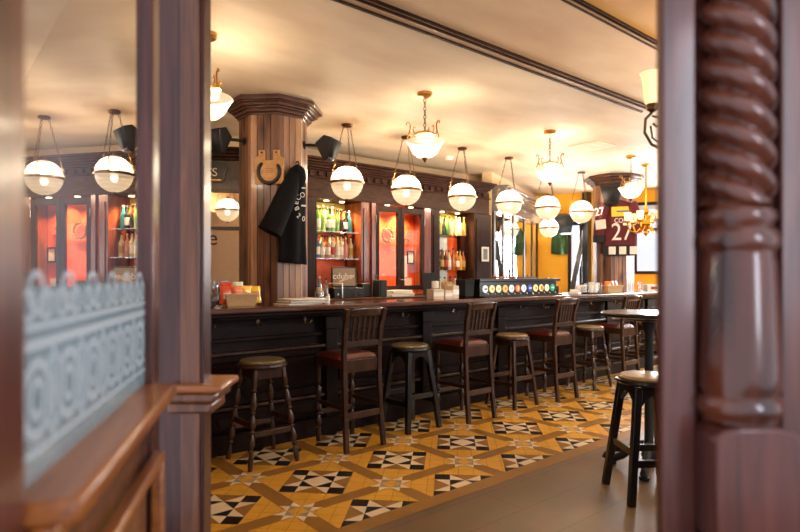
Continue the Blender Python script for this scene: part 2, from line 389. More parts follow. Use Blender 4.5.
def window(name, mtx, x0, x1, z0, z1, mullions=(), rails=(), fw=.05, m='darkv'):
    b = MB()
    b.box(x0, x0+fw, -.03, .06, z0, z1, 0, mtx); b.box(x1-fw, x1, -.03, .06, z0, z1, 0, mtx); b.box(x0+fw, x1-fw, -.03, .06, z0, z0+fw, 0, mtx); b.box(x0+fw, x1-fw, -.03, .06, z1-fw, z1, 0, mtx)
    for q in mullions: b.box(x0+(x1-x0)*q-.02, x0+(x1-x0)*q+.02, -.02, .05, z0+fw, z1-fw, 0, mtx)
    for q in rails: b.box(x0+fw, x1-fw, -.0195, .0495, z0+(z1-z0)*q-.02, z0+(z1-z0)*q+.02, 0, mtx)
    o = struct(b.build(name, M[m])); g = MB(); g.box(x0+fw, x1-fw, .012, .018, z0+fw, z1-fw, 0, mtx); g.build('pane', M['pane'], o); return o
window('door_1', MF, fa, fb, .05, 2.35, rails=(.42,), fw=.06)
window('window_1', MF, fc, fd, 1.38, 2.66, mullions=(.5,), rails=(.62,))
window('window_2', MF, fd+.35, fd+1.6, 1.0, 2.2, mullions=(.5,))
for q_, w_, e_ in (((fa+fb)/2, .5, 22), ((fc+fd)/2, 1.2, 45), (fd+.98, 1.1, 45)):      # daylight through the far door and windows
    P = MF @ Vector((q_, -.06, 1.7)); Q = MF @ Vector((q_, -3, 1.3)); area('daylight_far', P, Q, w_, 1.0, e_, COOL)
PR = FW*1.08 + RT*0.86                # right end of the doorway
LFR = 12.3-PR.x; MFR = tr(PR.x, 0.2) 
holes_wall('wall_front', LFR+.1, .12, MFR, [(1.0, 4.5, .95, 2.55), (5.3, 8.8, .95, 2.55)], M['darkv'])
window('window_3', MFR, 1.0, 4.5, .95, 2.55, mullions=(.25,.5,.75), rails=(.72,)); window('window_4', MFR, 5.3, 8.8, .95, 2.55, mullions=(.25,.5,.75), rails=(.72,))
b = MB(); b.box(.64, .699, 2.13, 6.0, 0, CEIL, 0); b.box(.6995, .76, 2.13, 6.0, 0, CEIL, 1); struct(b.build('wall_left', [M['jamb'], mat('tan_wall_paint', (150,112,72), .6)]))
b = MB(); b.box(12.3, 12.42, .2, .95, 0, CEIL); struct(b.build('wall_right', M['wallcream']))

# ------------------------------------------------------------------ the bar counter
BX0, BX1 = 0.78, 8.9
bar = thing('bar_counter', 'long dark wood bar counter with a polished worktop and coat hooks', 'bar counter', (0,4.2,0))
b = MB(); b.box(BX0, BX1, -.27, .21, 1.078, 1.12); b.build('worktop', M['top'], bar, bev=.012)
b = MB(); b.box(BX0, BX1, -.20, .20, 1.045, 1.0775); b.box(BX0, BX1, -.14, .19, 1.02, 1.0445); b.build('top_molding', M['bar'], bar, bev=.008)
b = MB(); b.box(BX0+.02, BX1-.02, 0.04, .18, .0, 1.0195); b.box(BX0+.02, BX1-.02, 0.0, .0395, .845, .875); b.box(BX0+.02, BX1-.02, .0, .0395, .36, .42); b.box(BX0+.02, BX1-.02, 0.01, .0395, .69, .74); b.build('front_panel', M['bar'], bar, bev=.004)
b = MB(); b.box(BX0+.02, BX1-.02, -.035, .0395, .745, .775); b.box(BX0+.02, BX1-.02, -.02, .0395, .325, .355); b.build('ledge', M['brown'], bar, bev=.008)
b = MB(); b.box(BX0+.02, BX1-.02, -.03, .0395, 0, .15); b.build('plinth', M['bar'], bar, bev=.006)
PX = [1.58, 2.73, 3.84, 4.96, 6.1, 7.2, 8.3]
for x in PX:
    b = MB(); b.box(x-.06, x+.06, -.045, -.002, .1505, 1.0195); b.box(x-.075, x+.075, -.06, -.0455, .155, .30); b.box(x-.075, x+.075, -.06, -.0455, .90, 1.01); b.build('pilaster', M['barv'], bar, bev=.006)
for i in range(len(PX)-1):
    for (z0, z1) in ((.44,.67),(.17,.31)):
        b = MB(); x0, x1 = PX[i]+.12, PX[i+1]-.12; b.box(x0, x1, .022, .0395, z0, z1); b.box(x0+.04, x1-.04, .012, .0215, z0+.035, z1-.035); b.build('raised_panel', M['bar'], bar, bev=.006)
for x in [1.68, 2.08, 2.51, 3.19, 3.59, 4.28, 4.66, 5.39, 5.83, 6.40, 6.87, 7.49]:
    b = MB(); b.box(x-.014, x+.014, .034, .0395, .965, 1.005)
    for sg in (-1, 1): b.tube([(x,.033,.975),(x+sg*.012,.01,.962),(x+sg*.026,-.012,.965),(x+sg*.032,-.02,.985)], [.005,.005,.0045,.006], 6)
    b.tube([(x,.033,.992),(x,.0,1.0),(x,-.02,1.012)], [.005,.005,.007], 6)
    b.build('coat_hook', M['chrome'], bar)

# ------------------------------------------------------------------ columns
def octa(r): return [(r*math.cos(R(22.5+45*k)), r*math.sin(R(22.5+45*k))) for k in range(8)]
def column(loc, label):
    t = thing('column', label, 'column', loc)
    mats = [M['plank0'], M['plank1'], M['plank2'], M['blackm']]; b = MB(); rr = .305
    b.prism(octa(rr-.012), 0, 2.78, None, 3)
    rnd = random.Random(int(loc[0]*100))
    P = octa(rr)
    for k in range(8):
        a = Vector((*P[k],0)); c = Vector((*P[(k+1) % 8],0)); n = 4; d = (c-a)/n
        for q in range(n):
            p0 = a+d*q+d*.05; p1 = a+d*(q+1)-d*.05; nn = Vector((a.y-c.y, c.x-a.x, 0)).normalized()*-.010
            if nn.dot(a) > 0: nn = -nn
            b.prism([(p0.x,p0.y),(p1.x,p1.y),((p1+nn).x,(p1+nn).y),((p0+nn).x,(p0+nn).y)], .0, 2.78, None, rnd.choice([0,0,1,2,2]))
    b.build('shaft', mats, t)
    b = MB()
    for r, z0, z1 in ((.325,2.735,2.755),(.345,2.755,2.785),(.37,2.785,2.80),(.40,2.80,2.825),(.415,2.825,2.835),(.445,2.835,2.868),(.43,2.868,2.8795)):
        b.prism(octa(r), z0, z1)
    b.build('capital', M['dark2'], t, bev=.008); return t
M['dark2'] = wood('reddish_dark_wood', (58,30,22), (98,58,42), (5,5,14), 0.3, 0.3)
C1 = Vector((2.48, 4.735, 0)); C2 = Vector((8.32, 4.742, 0))
column(C1, 'octagonal pine-boarded column with a horseshoe plaque and a black hoodie hung on it')
column(C2, 'octagonal pine-boarded column with a maroon sports jersey hung on it')
AP = .305*math.cos(R(22.5))
def facet(C, deg, off=0, u=0, z=0):
    """matrix on a column face: local x along the face (rightwards seen from outside), y up, z outwards"""
    n = Vector((math.cos(R(deg)), math.sin(R(deg)), 0)); tx = Vector((-n.y, n.x, 0)); 
    o = C + n*(AP+off) + tx*u
    return Matrix(((tx.x,0,n.x,o.x),(tx.y,0,n.y,o.y),(0,1,0,z),(0,0,0,1)))
def mloc(mx): return mx.to_translation()
def thing_m(name, label, cat, mx, group=None):
    t = thing(name, label, cat, mx.to_translation(), 0, group); t.rotation_euler = mx.to_euler(); return t

# horseshoe plaque on the front-left face (225 deg)
t = thing_m('horseshoe_plaque', 'pale wooden plaque carrying an iron horseshoe on the near column', 'plaque', facet(C1, 225, .002, .052, 2.275))
b = MB(); out = [(-.115,-.125),(.115,-.125),(.115,.045),(.125,.07),(.085,.095),(.085,.14),(.03,.14),(.03,.06),(-.03,.06),(-.03,.14),(-.085,.14),(-.085,.095),(-.125,.07),(-.115,.045)]
b.prism(out, 0, .016); b.build('board', M['plaque'], t, bev=.003); t.scale = (1.1,1.1,1)
b = MB()
pts = [(.085*math.cos(R(a))*1.0, -.03+.088*math.sin(R(a)), .022) for a in range(128, 413, 15)]
b.tube(pts, [.010]+[.0145]*(len(pts)-2)+[.010], 6); b.build('horseshoe', M['iron'], t)
b = MB(); b.lathe([(.008,0),(.008,.003)], 8, tr(-.058,.12,.0165)); b.lathe([(.008,0),(.008,.003)], 8, tr(.058,.12,.0165)); b.build('peg', M['blackm'], t)
b = MB(); [b.box(-.03, .03, -.035+.014*i, -.031+.014*i, .0165, .0172) for i in range(3)]; b.build('lettering', M['oldbrass'], t)

# speakers
def speaker(loc, face, label, wall_dir, s=1.0):
    """wedge loudspeaker: face = direction the baffle looks, wall_dir = towards its bracket"""
    t = thing('loudspeaker', label, 'loudspeaker', loc, face)
    MT = Matrix.Scale(s, 4); q = [(-.10,.05),(.03,.12),(.13,.085),(.06,-.13),(.0,-.15)]; wd = [.085,.125,.125,.085,.07]
    vs = [(x, -w_, z) for (x,z), w_ in zip(q, wd)]+[(x, w_, z) for (x,z), w_ in zip(q, wd)]
    b = MB(); b.add(vs, [(4,3,2,1,0),(5,6,7,8,9)]+[(i,(i+1) % 5,5+(i+1) % 5,5+i) for i in range(5)], 0, MT); b.build('cabinet', M['blackp'], t, bev=.01)
    g = MB(); g.add([(.134,-.11,.07),(.134,.11,.07),(.068,.075,-.115),(.068,-.075,-.115)], [(0,1,2,3)], 0, MT); g.build('grille', M['blackm'], t, solid=.004)
    w = Vector(wall_dir); w = Matrix.Rotation(-face, 3, 'Z') @ w
    b = MB(); b.tube([w*.04+Vector((0,0,.02)), w*.7+Vector((0,0,.03)), w+Vector((0,0,.03))], .014, 8); a = w.normalized(); q = w+Vector((0,0,.03)); b.tube([q-a*.012, q], .035, 10); b.build('bracket', M['blackp'], t)
    return t
def onface(deg, d, u=0): n = Vector((math.cos(R(deg)), math.sin(R(deg)), 0)); return n*d + Vector((-n.y,n.x,0))*u
pL = C1+onface(180, AP+.23, .0); pL.z = 2.50
speaker(pL, R(205), 'black wedge loudspeaker bracketed to the column side next to the doorway', (.23,0,0), .85)
pR = C1+onface(315, AP+.20); pR.z = 2.50
speaker(pR, R(300), 'black wedge loudspeaker on the column above the black hoodie', onface(315,-.20), .82)

# hoodie hung on the front-right face (270 deg) of the column
mx = facet(C1, 270, .004, 0, 0)
t = thing_m('hoodie', 'black hooded sweatshirt with white print hanging on the column', 'hoodie', mx @ tr(.035, 2.30, 0)); t.rotation_euler = mx.to_euler()
def hood_body(u, v):
    # u across 0..1, v down 0..1
    top, bot = (-.075, -.13), (.125, .155)
    xl = -.045 + (-.16+.045)*min(1, v*2.2)**.7 + .012*math.sin(v*9); xr = .065 + .045*min(1, v*8) + .005*math.sin(v*7)
    x = xl + (xr-xl)*u; y = -.03 - .80*v + (.05*math.sin(PI*u) if v < .05 else 0) + (-.02*u if v > .9 else 0)
    z = .02 + .045*math.sin(PI*min(1, max(0, u)))**.6 + .014*math.sin(u*11+v*3)*min(1, v*2)
    return (x, y, z)
b = MB(); b.grid(hood_body, 14, 22); b.build('body', M['shirt'], t, solid=.012, ang=80)
b = MB(); b.tube([(-.01,-.07,.04),(-.09,-.25,.055),(-.19,-.45,.065),(-.25,-.58,.05)], [.06,.09,.095,.105], 12); b.build('sleeve', M['shirt'], t, ang=80)
b = MB(); b.lathe([(.0,-.17),(.045,-.14),(.066,-.08),(.058,-.02),(.04,.015),(.015,.03)], 14, tr(.03,-.02,.055) @ rot(R(90),'X') @ Matrix.Scale(.75,4,(0,1,0)) @ rot(R(-90),'X') @ rot(R(0),'Y') @ rot(R(-90),'X')); b.build('hood', M['shirt'], t, ang=80)
b = MB(); b.tube([(.03,.045,.0),(.03,.05,.03),(.03,.03,.05)], .006, 6); b.build('hanging_loop', M['shirt'], t)
for ch, a in zip('BECO', (205, 172, 139, 106)):
    q = (.070+.085*math.cos(R(a)), -.33+.085*math.sin(R(a)), .083); text_mesh('print_letter', ch, .062, M['white'], t, tr(*q) @ rot(R(a-90)))
for ch, a in zip('20', (228, 262)):
    q = (.070+.095*math.cos(R(a)), -.36+.095*math.sin(R(a)), .083); text_mesh('print_letter', ch, .062, M['white'], t, tr(*q) @ rot(R(a+90)))
b = MB(); b.box(.035,.08,-.345,-.332,.079,.084); b.box(.04,.075,-.19,-.18,.079,.084); b.build('print_bar', M['white'], t)

# jersey on the far column
nC = -(C2.normalized()); mj = Matrix(((RT.x,0,nC.x,0),(RT.y,0,nC.y,0),(0,1,0,0),(0,0,0,1)))
jl = C2 + nC*(AP+.02) + RT*.13; 
t = thing('sports_jersey', 'maroon hockey jersey with white 27 hanging on the far column', 'jersey', (jl.x, jl.y, 2.47)); t.scale = (.98,1.16,1); t.rotation_euler = Matrix(((-nC.y,0,nC.x),(nC.x,0,nC.y),(0,1,0))).to_euler()
def jb(u, v):
    wd = .24 + .02*v; x = -.05+ (u-.5)*2*wd; y = .02 - .70*v - .10*abs(u-.5)*(1-v)*1.2; z = .04+.04*math.sin(PI*u) + .010*math.sin(u*16)*v
    return (x, y, z)
b = MB(); b.grid(jb, 14, 18); b.build('body', M['maroon'], t, solid=.012, ang=80)
b = MB(); b.tube([(-.235,-.03,.06),(-.30,-.18,.075),(-.325,-.34,.075),(-.33,-.44,.07)], [.07,.085,.09,.09], 12); b.tube([(.14,-.03,.06),(.20,-.20,.06),(.225,-.42,.06)], [.07,.085,.09], 12); b.build('sleeve', M['maroon'], t, ang=80)
b = MB(); b.tube([(-.33,-.44,.07),(-.332,-.53,.07)], [.096,.096], 12); b.build('cuff_stripe', M['blackm'], t)
b = MB(); b.box(-.15,.16,-.20,-.075,.088,.092); b.build('yellow_patch', mat('yellow_patch', (226,176,40), .6), t)
b = MB(); b.box(-.08,.10,-.145,-.125,.0925,.095); b.build('patch_print', mat('blue_print', (60,80,120), .6), t)
b = MB(); b.box(-.41,-.26,-.33,-.21,.164,.170, 0, rot(R(6))); b.build('white_patch', M['white'], t)
text_mesh('jersey_name', 'COBE', .085, M['white'], t, tr(-.0,-.255,.092)); text_mesh('jersey_number', '27', .32, M['white'], t, tr(-.0,-.41,.094) @ Matrix.Scale(1.0,4)); text_mesh('sleeve_number', '27', .14, M['white'], t, tr(-.325,-.14,.165) @ rot(R(8)))
b = MB(); b.box(-.27,.17,-.71,-.57,.093,.098, 0); b.build('hem_band', M['blackm'], t); [MB().box(-.19+.15*i, -.09+.15*i, -.69, -.59, .0985, .101).build('hem_panel', M['white'], t) for i in range(3)]
pS = C2 + nC*(AP+.22) + Vector((-nC.y,nC.x,0))*(-.03); pS.z = 2.56
speaker(pS, math.atan2(nC.y, nC.x), 'black wedge loudspeaker on the far column above the maroon jersey', tuple(-nC*.20), 1.25)

# ------------------------------------------------------------------ lamps
def globe_lamp(loc, label, z=2.29, r=.165):
    t = thing('globe_lamp', label, 'hanging lamp', (loc[0], loc[1], CEIL), R(37), 'ribbed glass globe lamps hung on chains')
    h = z-CEIL
    b = MB(); b.lathe([(.055,-.0005),(.058,-.012),(.05,-.022),(.012,-.03)], 16); b.build('ceiling_canopy', M['oldbrass'], t)
    for k in range(3):
        a = R(90+120*k); b = MB(); n = 16
        P0 = Vector((.04*math.cos(a),.04*math.sin(a),-.024)); P1 = Vector(((r+.012)*math.cos(a),(r+.012)*math.sin(a),h+.012))
        d = (P1-P0)/n; x = d.cross(Vector((0,0,1))).normalized(); y = d.cross(x).normalized()
        for q in range(n):
            c = P0+d*(q+.5); s = x if q % 2 else y; l = d*.62
            b.tube([c-l+s*0, c-l*.5+s*.0065, c+l*.5+s*.0065, c+l, c+l*.5-s*.0065, c-l*.5-s*.0065], .0026, 4, closed=True)
        b.build('chain', M['oldbrass'], t)
    prof = [(r*math.sin(R(a)), h-r*math.cos(R(a))) for a in range(4, 90, 7)]
    lo = MB(); lo.lathe([(p0*(.985 if i % 2 else 1), z0) for i,(p0,z0) in enumerate(prof)]+[(r,h-.006)], 28); lo.f=lo.f[:-2]; lo.m=lo.m[:-2]; lo.build('lower_glass', M['globe_low'], t, ang=60)
    b = MB(); b.lathe([(r*math.cos(R(a)), h+.006+r*math.sin(R(a))) for a in range(0, 70, 6)]+[(.05,h+r*.95)], 28); b.f=b.f[:-2]; b.m=b.m[:-2]; b.build('upper_glass', M['globe'], t)
    b = MB(); b.lathe([(r-.004,h-.013),(r+.010,h-.013),(r+.013,h),(r+.010,h+.013),(r-.004,h+.013)], 28); b.build('band', M['oldbrass'], t)
    b = MB(); b.lathe([(.008,h-.07),(.028,h-.055),(.034,h-.03),(.02,h+.005),(.014,h+.02)], 12); b.build('bulb', M['bulb'], t)
    l = bpy.data.lights.new('globe_bulb', 'POINT'); l.energy = 16; l.color = (1.0,.83,.60); l.shadow_soft_size = .04
    o = bpy.data.objects.new('bulb_light', l); COL.objects.link(o); o.parent = t; o.location = (0,0,h+.075)
    b = MB(); b.lathe([(.055,h+r*.93),(.05,h+r*1.0),(.022,h+r*1.08),(.012,h+r*1.2)], 14); b.build('top_cap', M['oldbrass'], t)
    b = MB(); b.lathe([(.004,h-r-.022),(.014,h-r-.012),(.02,h-r+.003)], 10); b.build('finial', M['oldbrass'], t)
    return t
g0 = globe_lamp((3.33,4.80), 'globe lamp hanging first to the right of the boarded column with the hoodie')
for x, lab in ((4.12,'globe lamp hanging left of the brass-armed bowl pendant, in front of the glass cabinet doors'),
               (5.00,'globe lamp hanging in front of the right-hand bottle bay'),
               (5.87,'globe lamp hanging over the left end of the beer tap stand'),
               (6.70,'globe lamp hanging directly under the middle bowl pendant'),
               (7.53,'globe lamp hanging just left of the column with the jersey')):
    dup(g0, None, (x,4.80,CEIL), R(37), lab)
dup(g0, None, (1.0,3.95,CEIL), R(37), 'globe lamp seen only as a reflection in the wall mirror beside the column')
p = FW*10.2 + RT*(149/576*10.2); dup(g0, None, (p.x,p.y,CEIL-.10), R(37), 'smaller-looking farthest globe lamp hanging low before the yellow wall')

def pendant(loc, label):
    t = thing('bowl_pendant', label, 'pendant lamp', (loc[0], loc[1], CEIL), R(20), 'alabaster bowl pendants along the room')
    b = MB(); b.lathe([(.062,-.0005),(.065,-.02),(.055,-.032),(.015,-.04)], 18); b.build('ceiling_canopy', M['brass'], t)
    b = MB(); n = 8
    for q in range(n):
        z = -.045-q*.034; s = Vector((.010,0,0)) if q % 2 else Vector((0,.010,0)); c = Vector((0,0,z-.02)); l = Vector((0,0,.022))
        b.tube([c-l, c-l*.5+s, c+l*.5+s, c+l, c+l*.5-s, c-l*.5-s], .0036, 5, closed=True)
    b.build('chain', M['oldbrass'], t)
    b = MB(); b.lathe([(.010,-.315),(.022,-.325),(.065,-.33),(.085,-.342),(.085,-.35),(.02,-.354)], 20); b.build('gallery', M['brass'], t)
    b = MB(); b.lathe([(.02,-.355),(.066,-.355),(.072,-.375),(.068,-.405),(.03,-.41)], 20); b.build('neck_glass', M['bowl'], t)
    b = MB(); b.lathe([(.155,-.400),(.160,-.410),(.148,-.424),(.130,-.452),(.106,-.500),(.068,-.532),(.012,-.545)], 28); b.f = b.f[:-2]; b.m = b.m[:-2]; b.build('bowl', M['bowl'], t)
    b = MB(); b.lathe([(.022,-.54),(.024,-.552),(.014,-.565),(.005,-.58)], 12); b.build('finial', M['oldbrass'], t)
    for k in range(3):
        a = R(15+120*k); ca, sa = math.cos(a), math.sin(a); b = MB()
        pts = [(.075,-.342),(.095,-.36),(.12,-.365),(.135,-.34),(.127,-.305),(.13,-.275),(.148,-.255),(.162,-.266),(.157,-.282)]
        b.tube([(r_*ca, r_*sa, z) for r_, z in pts], .006, 6)
        b.tube([(.09*ca,.09*sa,-.342),(.104*ca,.104*sa,-.31),(.094*ca,.094*sa,-.285),(.078*ca,.078*sa,-.30)], .0045, 6)
        b.tube([(.135*ca,.135*sa,-.34),(.150*ca,.150*sa,-.375),(.156*ca,.156*sa,-.402)], .0045, 6); b.build('scroll_arm', M['brass'], t)
    l = bpy.data.lights.new('pendant_bulb', 'POINT'); l.energy = 3.8; l.color = (1.0,.83,.60); l.shadow_soft_size = .05
    o = bpy.data.objects.new('bulb_light', l); COL.objects.link(o); o.parent = t; o.location = (.11,0,-.40)
    return t
p0 = pendant((3.25,3.55), 'brass bowl pendant hanging nearest the middle of the bar, with curled arms')
for x, y, lab in ((1.40,3.56,'bowl pendant half hidden by the doorway post'), (5.12,3.64,'bowl pendant hanging above the globe lamps near the tap stand'), (6.99,3.74,'bowl pendant hanging in front of the column with the jersey')):
    dup(p0, None, (x,y,CEIL), R(20), lab)

# scroll wall sconce beyond the right jamb, on a dividing screen
sx = FW*3.0 + RT*1.40
b = MB(); MS = tr(sx.x, sx.y) @ rot(HEAD-R(90)); b.box(.0, .40, -.02, .08, 0, CEIL, 0, MS); struct(b.build('wall_screen', M['darkv']))
t = thing('wall_sconce', 'brass scroll wall sconce with a glowing amber glass shade by the right jamb', 'wall light', (sx.x, sx.y, 2.24), HEAD-R(90)); t.scale = (.88,.88,.88)
b = MB(); b.lathe([(.03,.02),(.042,.03),(.048,.07),(.052,.13),(.062,.195),(.070,.205),(.064,.205),(.046,.13),(.04,.05)], 20, tr(-.085,.03,-.0)); b.f=b.f[:-2]+b.f[-2:-1]; b.m=b.m[:len(b.f)]; b.build('glass_shade', M['shade'], t)
b = MB(); b.lathe([(.012,-.03),(.03,-.015),(.036,.01),(.03,.025)], 14, tr(-.085,.03,0)); b.build('shade_cup', M['oldbrass'], t)
b = MB(); b.tube([(-.085,.03,-.03),(-.125,.03,-.07),(-.13,.03,-.15),(-.09,.03,-.22),(-.03,.03,-.25),(-.0,.03,-.25)], .009, 8)
b.tube([(-.085,.03,-.05),(-.05,.03,-.06),(-.035,.03,-.095),(-.06,.03,-.115),(-.08,.03,-.095)], .007, 8); b.tube([(-.095,.03,-.11),(-.085,.03,-.18),(-.04,.03,-.215)], .006, 6)
b.build('scroll_bracket', M['oldbrass'], t)
b = MB(); b.box(-.012,-.0005,-.01,.07,-.32,-.16); b.build('back_plate', M['oldbrass'], t, bev=.004)

# brass chandelier near the far window
pc = FW*7.9 + RT*(646/576*7.9-400/576*7.9)
t = thing('brass_chandelier', 'ornate bright brass chandelier with glowing cups in front of the far window', 'chandelier', (pc.x,pc.y,CEIL))
b = MB(); b.lathe([(.06,-.0005),(.06,-.02),(.014,-.04),(.012,-.60),(.03,-.62),(.05,-.66),(.03,-.70),(.045,-.76),(.07,-.82),(.05,-.88),(.02,-.92),(.03,-.95),(.004,-.99)], 14); b.build('stem', M['gold'], t)
for k in range(6):
    a = R(60*k+10); ca, sa = math.cos(a), math.sin(a)
    b = MB(); b.tube([(.04*ca,.04*sa,-.84),(.12*ca,.12*sa,-.93),(.20*ca,.20*sa,-.92),(.24*ca,.24*sa,-.84),(.24*ca,.24*sa,-.80)], .011, 6); b.tube([(.05*ca,.05*sa,-.74),(.12*ca,.12*sa,-.68),(.17*ca,.17*sa,-.74),(.14*ca,.14*sa,-.80),(.11*ca,.11*sa,-.76)], .008, 6); b.lathe([(.01,-.81),(.045,-.79),(.05,-.78)], 10, tr(.24*ca,.24*sa,0)); b.build('arm', M['gold'], t)
    b = MB(); b.lathe([(.02,-.779),(.035,-.76),(.045,-.70),(.05,-.66)], 10, tr(.24*ca,.24*sa,0)); b.build('glass_cup', M['shade'], t)

# ------------------------------------------------------------------ back bar
BY = 5.6
bk_ = thing('back_counter', 'dark wood back counter below the bottle bays with a polished worktop', 'back counter', (0,5.3,0))
b = MB(); b.box(3.22, 6.44, 0, .68, 1.06, 1.10); b.build('worktop', M['top'], bk_, bev=.008)
b = MB(); b.box(3.26, 6.42, .05, .68, 0, 1.0595); b.build('cabinet_body', M['dark'], bk_)
b = MB(); [b.box(3.32+.52*i, 3.32+.52*i+.46, .028, .0495, .12, .98) for i in range(6)]; b.build('door_fronts', M['darkv'], bk_, bev=.006)
cr = thing('cornice', 'dark dentilled wood cornice running over the bottle bays', 'cornice', (0,BY,0))
b = MB(); b.box(3.34, 6.40, 0, .38, 2.24, 2.55); b.build('fascia', M['dark'], cr, bev=.004)
b = MB()
for y0, z0, z1, ex in ((-.02,2.5505,2.575,0.0),(-.05,2.575,2.60,.03),(-.075,2.60,2.625,.05),(-.105,2.625,2.65,.07),(-.14,2.65,2.675,.08)): b.box(3.34-ex, 6.36+ex*.6, y0, .38, z0, z1)
b.box(3.33, 6.41, -.025, .0, 2.455, 2.475); b.build('crown_molding', M['dark'], cr, bev=.007)
b = MB(); [b.box(3.36+.115*i, 3.36+.115*i+.055, -.03, -.0005, 2.485, 2.535) for i in range(26)]; b.build('dentils', M['darkv'], cr, bev=.003)
for x in (3.70,3.92,4.53,4.92,5.60,5.90):
    b = MB(); b.lathe([(.03,2.232),(.03,2.2395)], 14, tr(x,.16 if x not in (4.53,4.92) else .045,0)); b.build('downlight', M['spot'], cr)
def spot(x, y, z, e, col=(1,.70,.38)):
    l = bpy.data.lights.new('cabinet_light', 'SPOT'); l.energy = e; l.color = col; l.spot_size = R(125); l.spot_blend = .9; l.shadow_soft_size = .03
    o = bpy.data.objects.new('cabinet_light', l); COL.objects.link(o); o.location = (x,y,z); o.rotation_euler = (0,0,0)
for x, y in ((3.70,5.75),(3.92,5.75),(4.53,5.80),(4.92,5.80),(5.60,5.75),(5.90,5.75)): spot(x, y, 2.225, 34)

def bay(name, label, x0, x1, shelves, backs, pl, pr):
    """open bottle bay between two piers; pl, pr: pier outer edges"""
    t = thing(name, label, 'shelf unit', (0,BY,1.10))
    b = MB(); b.box(pl, x0, 0, .37, .0005, 1.1395); b.build('pier', M['darkv'], t, bev=.004); b = MB(); b.box(x1, pr, 0, .37, .0005, 1.1395); b.build('pier', M['maho'] if pr < 5 else M['darkv'], t, bev=.004)
    for a, c in ((pl,x0),(x1,pr)):
        b = MB()
        if c-a > .15: b.box(a+.035, c-.035, -.012, -.0005, .08, 1.06)
        else: b.box(a+.03, c-.03, -.012, -.0005, .08, 1.06)
        b.build('pier_panel', M['maho'] if a > x0 and pr < 5 else M['darkv'], t, bev=.004)
    for (a, c, z0, z1, m) in backs: q = MB(); q.box(a, c, .345, .365, z0-1.10, z1-1.10); q.build('back_panel', M[m], t)
    for z in shelves:
        q = MB(); q.box(x0+.001, x1-.001, .02, .34, z-1.10-.012, z-1.10); q.build('shelf', M['shelf'], t)
    return t
bay('bottle_shelves', 'open bottle bay behind the till, left of the glass doors', 3.47, 4.09, [1.87,1.555], [(3.47,4.09,1.87,2.238,'warmlight'),(3.47,4.09,1.11,1.85,'orange')] , 3.26, 4.21) if M.setdefault('warmlight', mat('painted_warm_light', (226,190,96), .5)) else None  # gold upper back: warm light and reflected ceiling painted in as colour
bay('bottle_shelves', 'open bottle bay behind the card boxes, right of the glass doors', 5.40, 6.08, [1.92,1.43], [(5.40,6.08,1.92,2.238,'warmlight'),(5.40,5.88,1.11,1.9,'windowsheen'),(5.88,6.08,1.11,1.9,'orange')], 5.245, 6.44)
dc = thing('display_cabinet', 'orange-lined display cabinet with two glazed doors', 'cabinet', (0,BY,1.10))
b = MB(); b.box(4.215,5.24,.33,.36,.0005,1.1395); b.build('back_panel', M['orange'], dc)
b = MB(); b.box(4.215,4.235,.02,.3295,.0005,1.1395); b.box(5.22,5.24,.02,.3295,.0005,1.1395); b.box(4.236,5.219,.02,.3295,.0005,.02); b.build('carcass', M['maho'], dc)
for x0, x1, kx in ((4.30,4.70,4.68),(4.705,5.10,4.725)):
    d = MB(); z0, z1, f = .07, 1.12, .055
    d.box(x0,x0+f,-.02,.02,z0,z1); d.box(x1-f,x1,-.02,.02,z0,z1); d.box(x0+f,x1-f,-.02,.02,z0,z0+f); d.box(x0+f,x1-f,-.02,.02,z1-f*1.4,z1); o = d.build('door', M['darkv'], dc, bev=.004)
    g = MB(); g.box(x0+f,x1-f,-.003,.003,z0+f,z1-f*1.4); g.build('glass', M['panecab'], o)
    k = MB(); k.lathe([(.006,0),(.006,.012),(.011,.018),(.008,.028),(.001,.03)], 10, tr(kx,-.02,.20) @ rot(R(90),'X')); k.build('knob', M['chrome'], o)
    hx = x0 if kx > x0+.2 else x1
    for hz in (.22, .95): h = MB(); h.tube([(hx,-.026,hz-.045),(hx,-.026,hz+.045)], .007, 6); h.build('hinge', M['chrome'], o)
b = MB(); b.box(4.2355,4.298,-.02,.02,.0205,1.1395); b.box(5.102,5.219,-.02,.02,.0205,1.1395); b.build('face_frame', M['maho'], dc, bev=.003)

# things inside the display cabinet
t = thing('ring_wreath', 'dark ring wreath behind the left glazed cabinet door', 'wreath', (4.74,5.905,1.88))
b = MB(); b.tube([(.09*math.cos(R(a)), 0, .09*math.sin(R(a))) for a in range(0,360,20)], .012, 6, closed=True); [b.tube([(.07*math.cos(R(a)),-.004,.07*math.sin(R(a))),(.13*math.cos(R(a+25)),-.012,.13*math.sin(R(a+25)))], .005, 4) for a in range(0,360,40)]; b.build('ring', M['oldbrass'], t)
t = thing('wall_ornament', 'dark branching ornament behind the right glazed cabinet door', 'ornament', (5.0,5.90,1.72))
b = MB(); b.tube([(-.06,0,-.04),(0,-.01,.06),(.09,0,.20)], .008, 5); b.tube([(0,-.01,.06),(-.04,-.01,.15)], .007, 5); b.tube([(.05,0,.14),(.10,-.01,.10)], .006, 5); b.build('branch', M['iron'], t)
def flat_pic(name, label, cat, loc, w_, h_, fm, im, f=.018, yaw=0, d=.02):
    t = thing(name, label, cat, loc, yaw)
    b = MB(); b.box(-w_/2,-w_/2+f,-d,0,-h_/2,h_/2); b.box(w_/2-f,w_/2,-d,0,-h_/2,h_/2); b.box(-w_/2+f,w_/2-f,-d,0,-h_/2,-h_/2+f); b.box(-w_/2+f,w_/2-f,-d,0,h_/2-f,h_/2); b.build('frame', fm, t, bev=.003)
    b = MB(); b.box(-w_/2+f,w_/2-f,-d*.6,0,-h_/2+f,h_/2-f); b.build('picture', im, t); return t
flat_pic('picture_frame', 'small dark framed picture behind the right glazed cabinet door', 'picture', (5.15,5.925,1.60), .13, .18, M['iron'], M['white'])
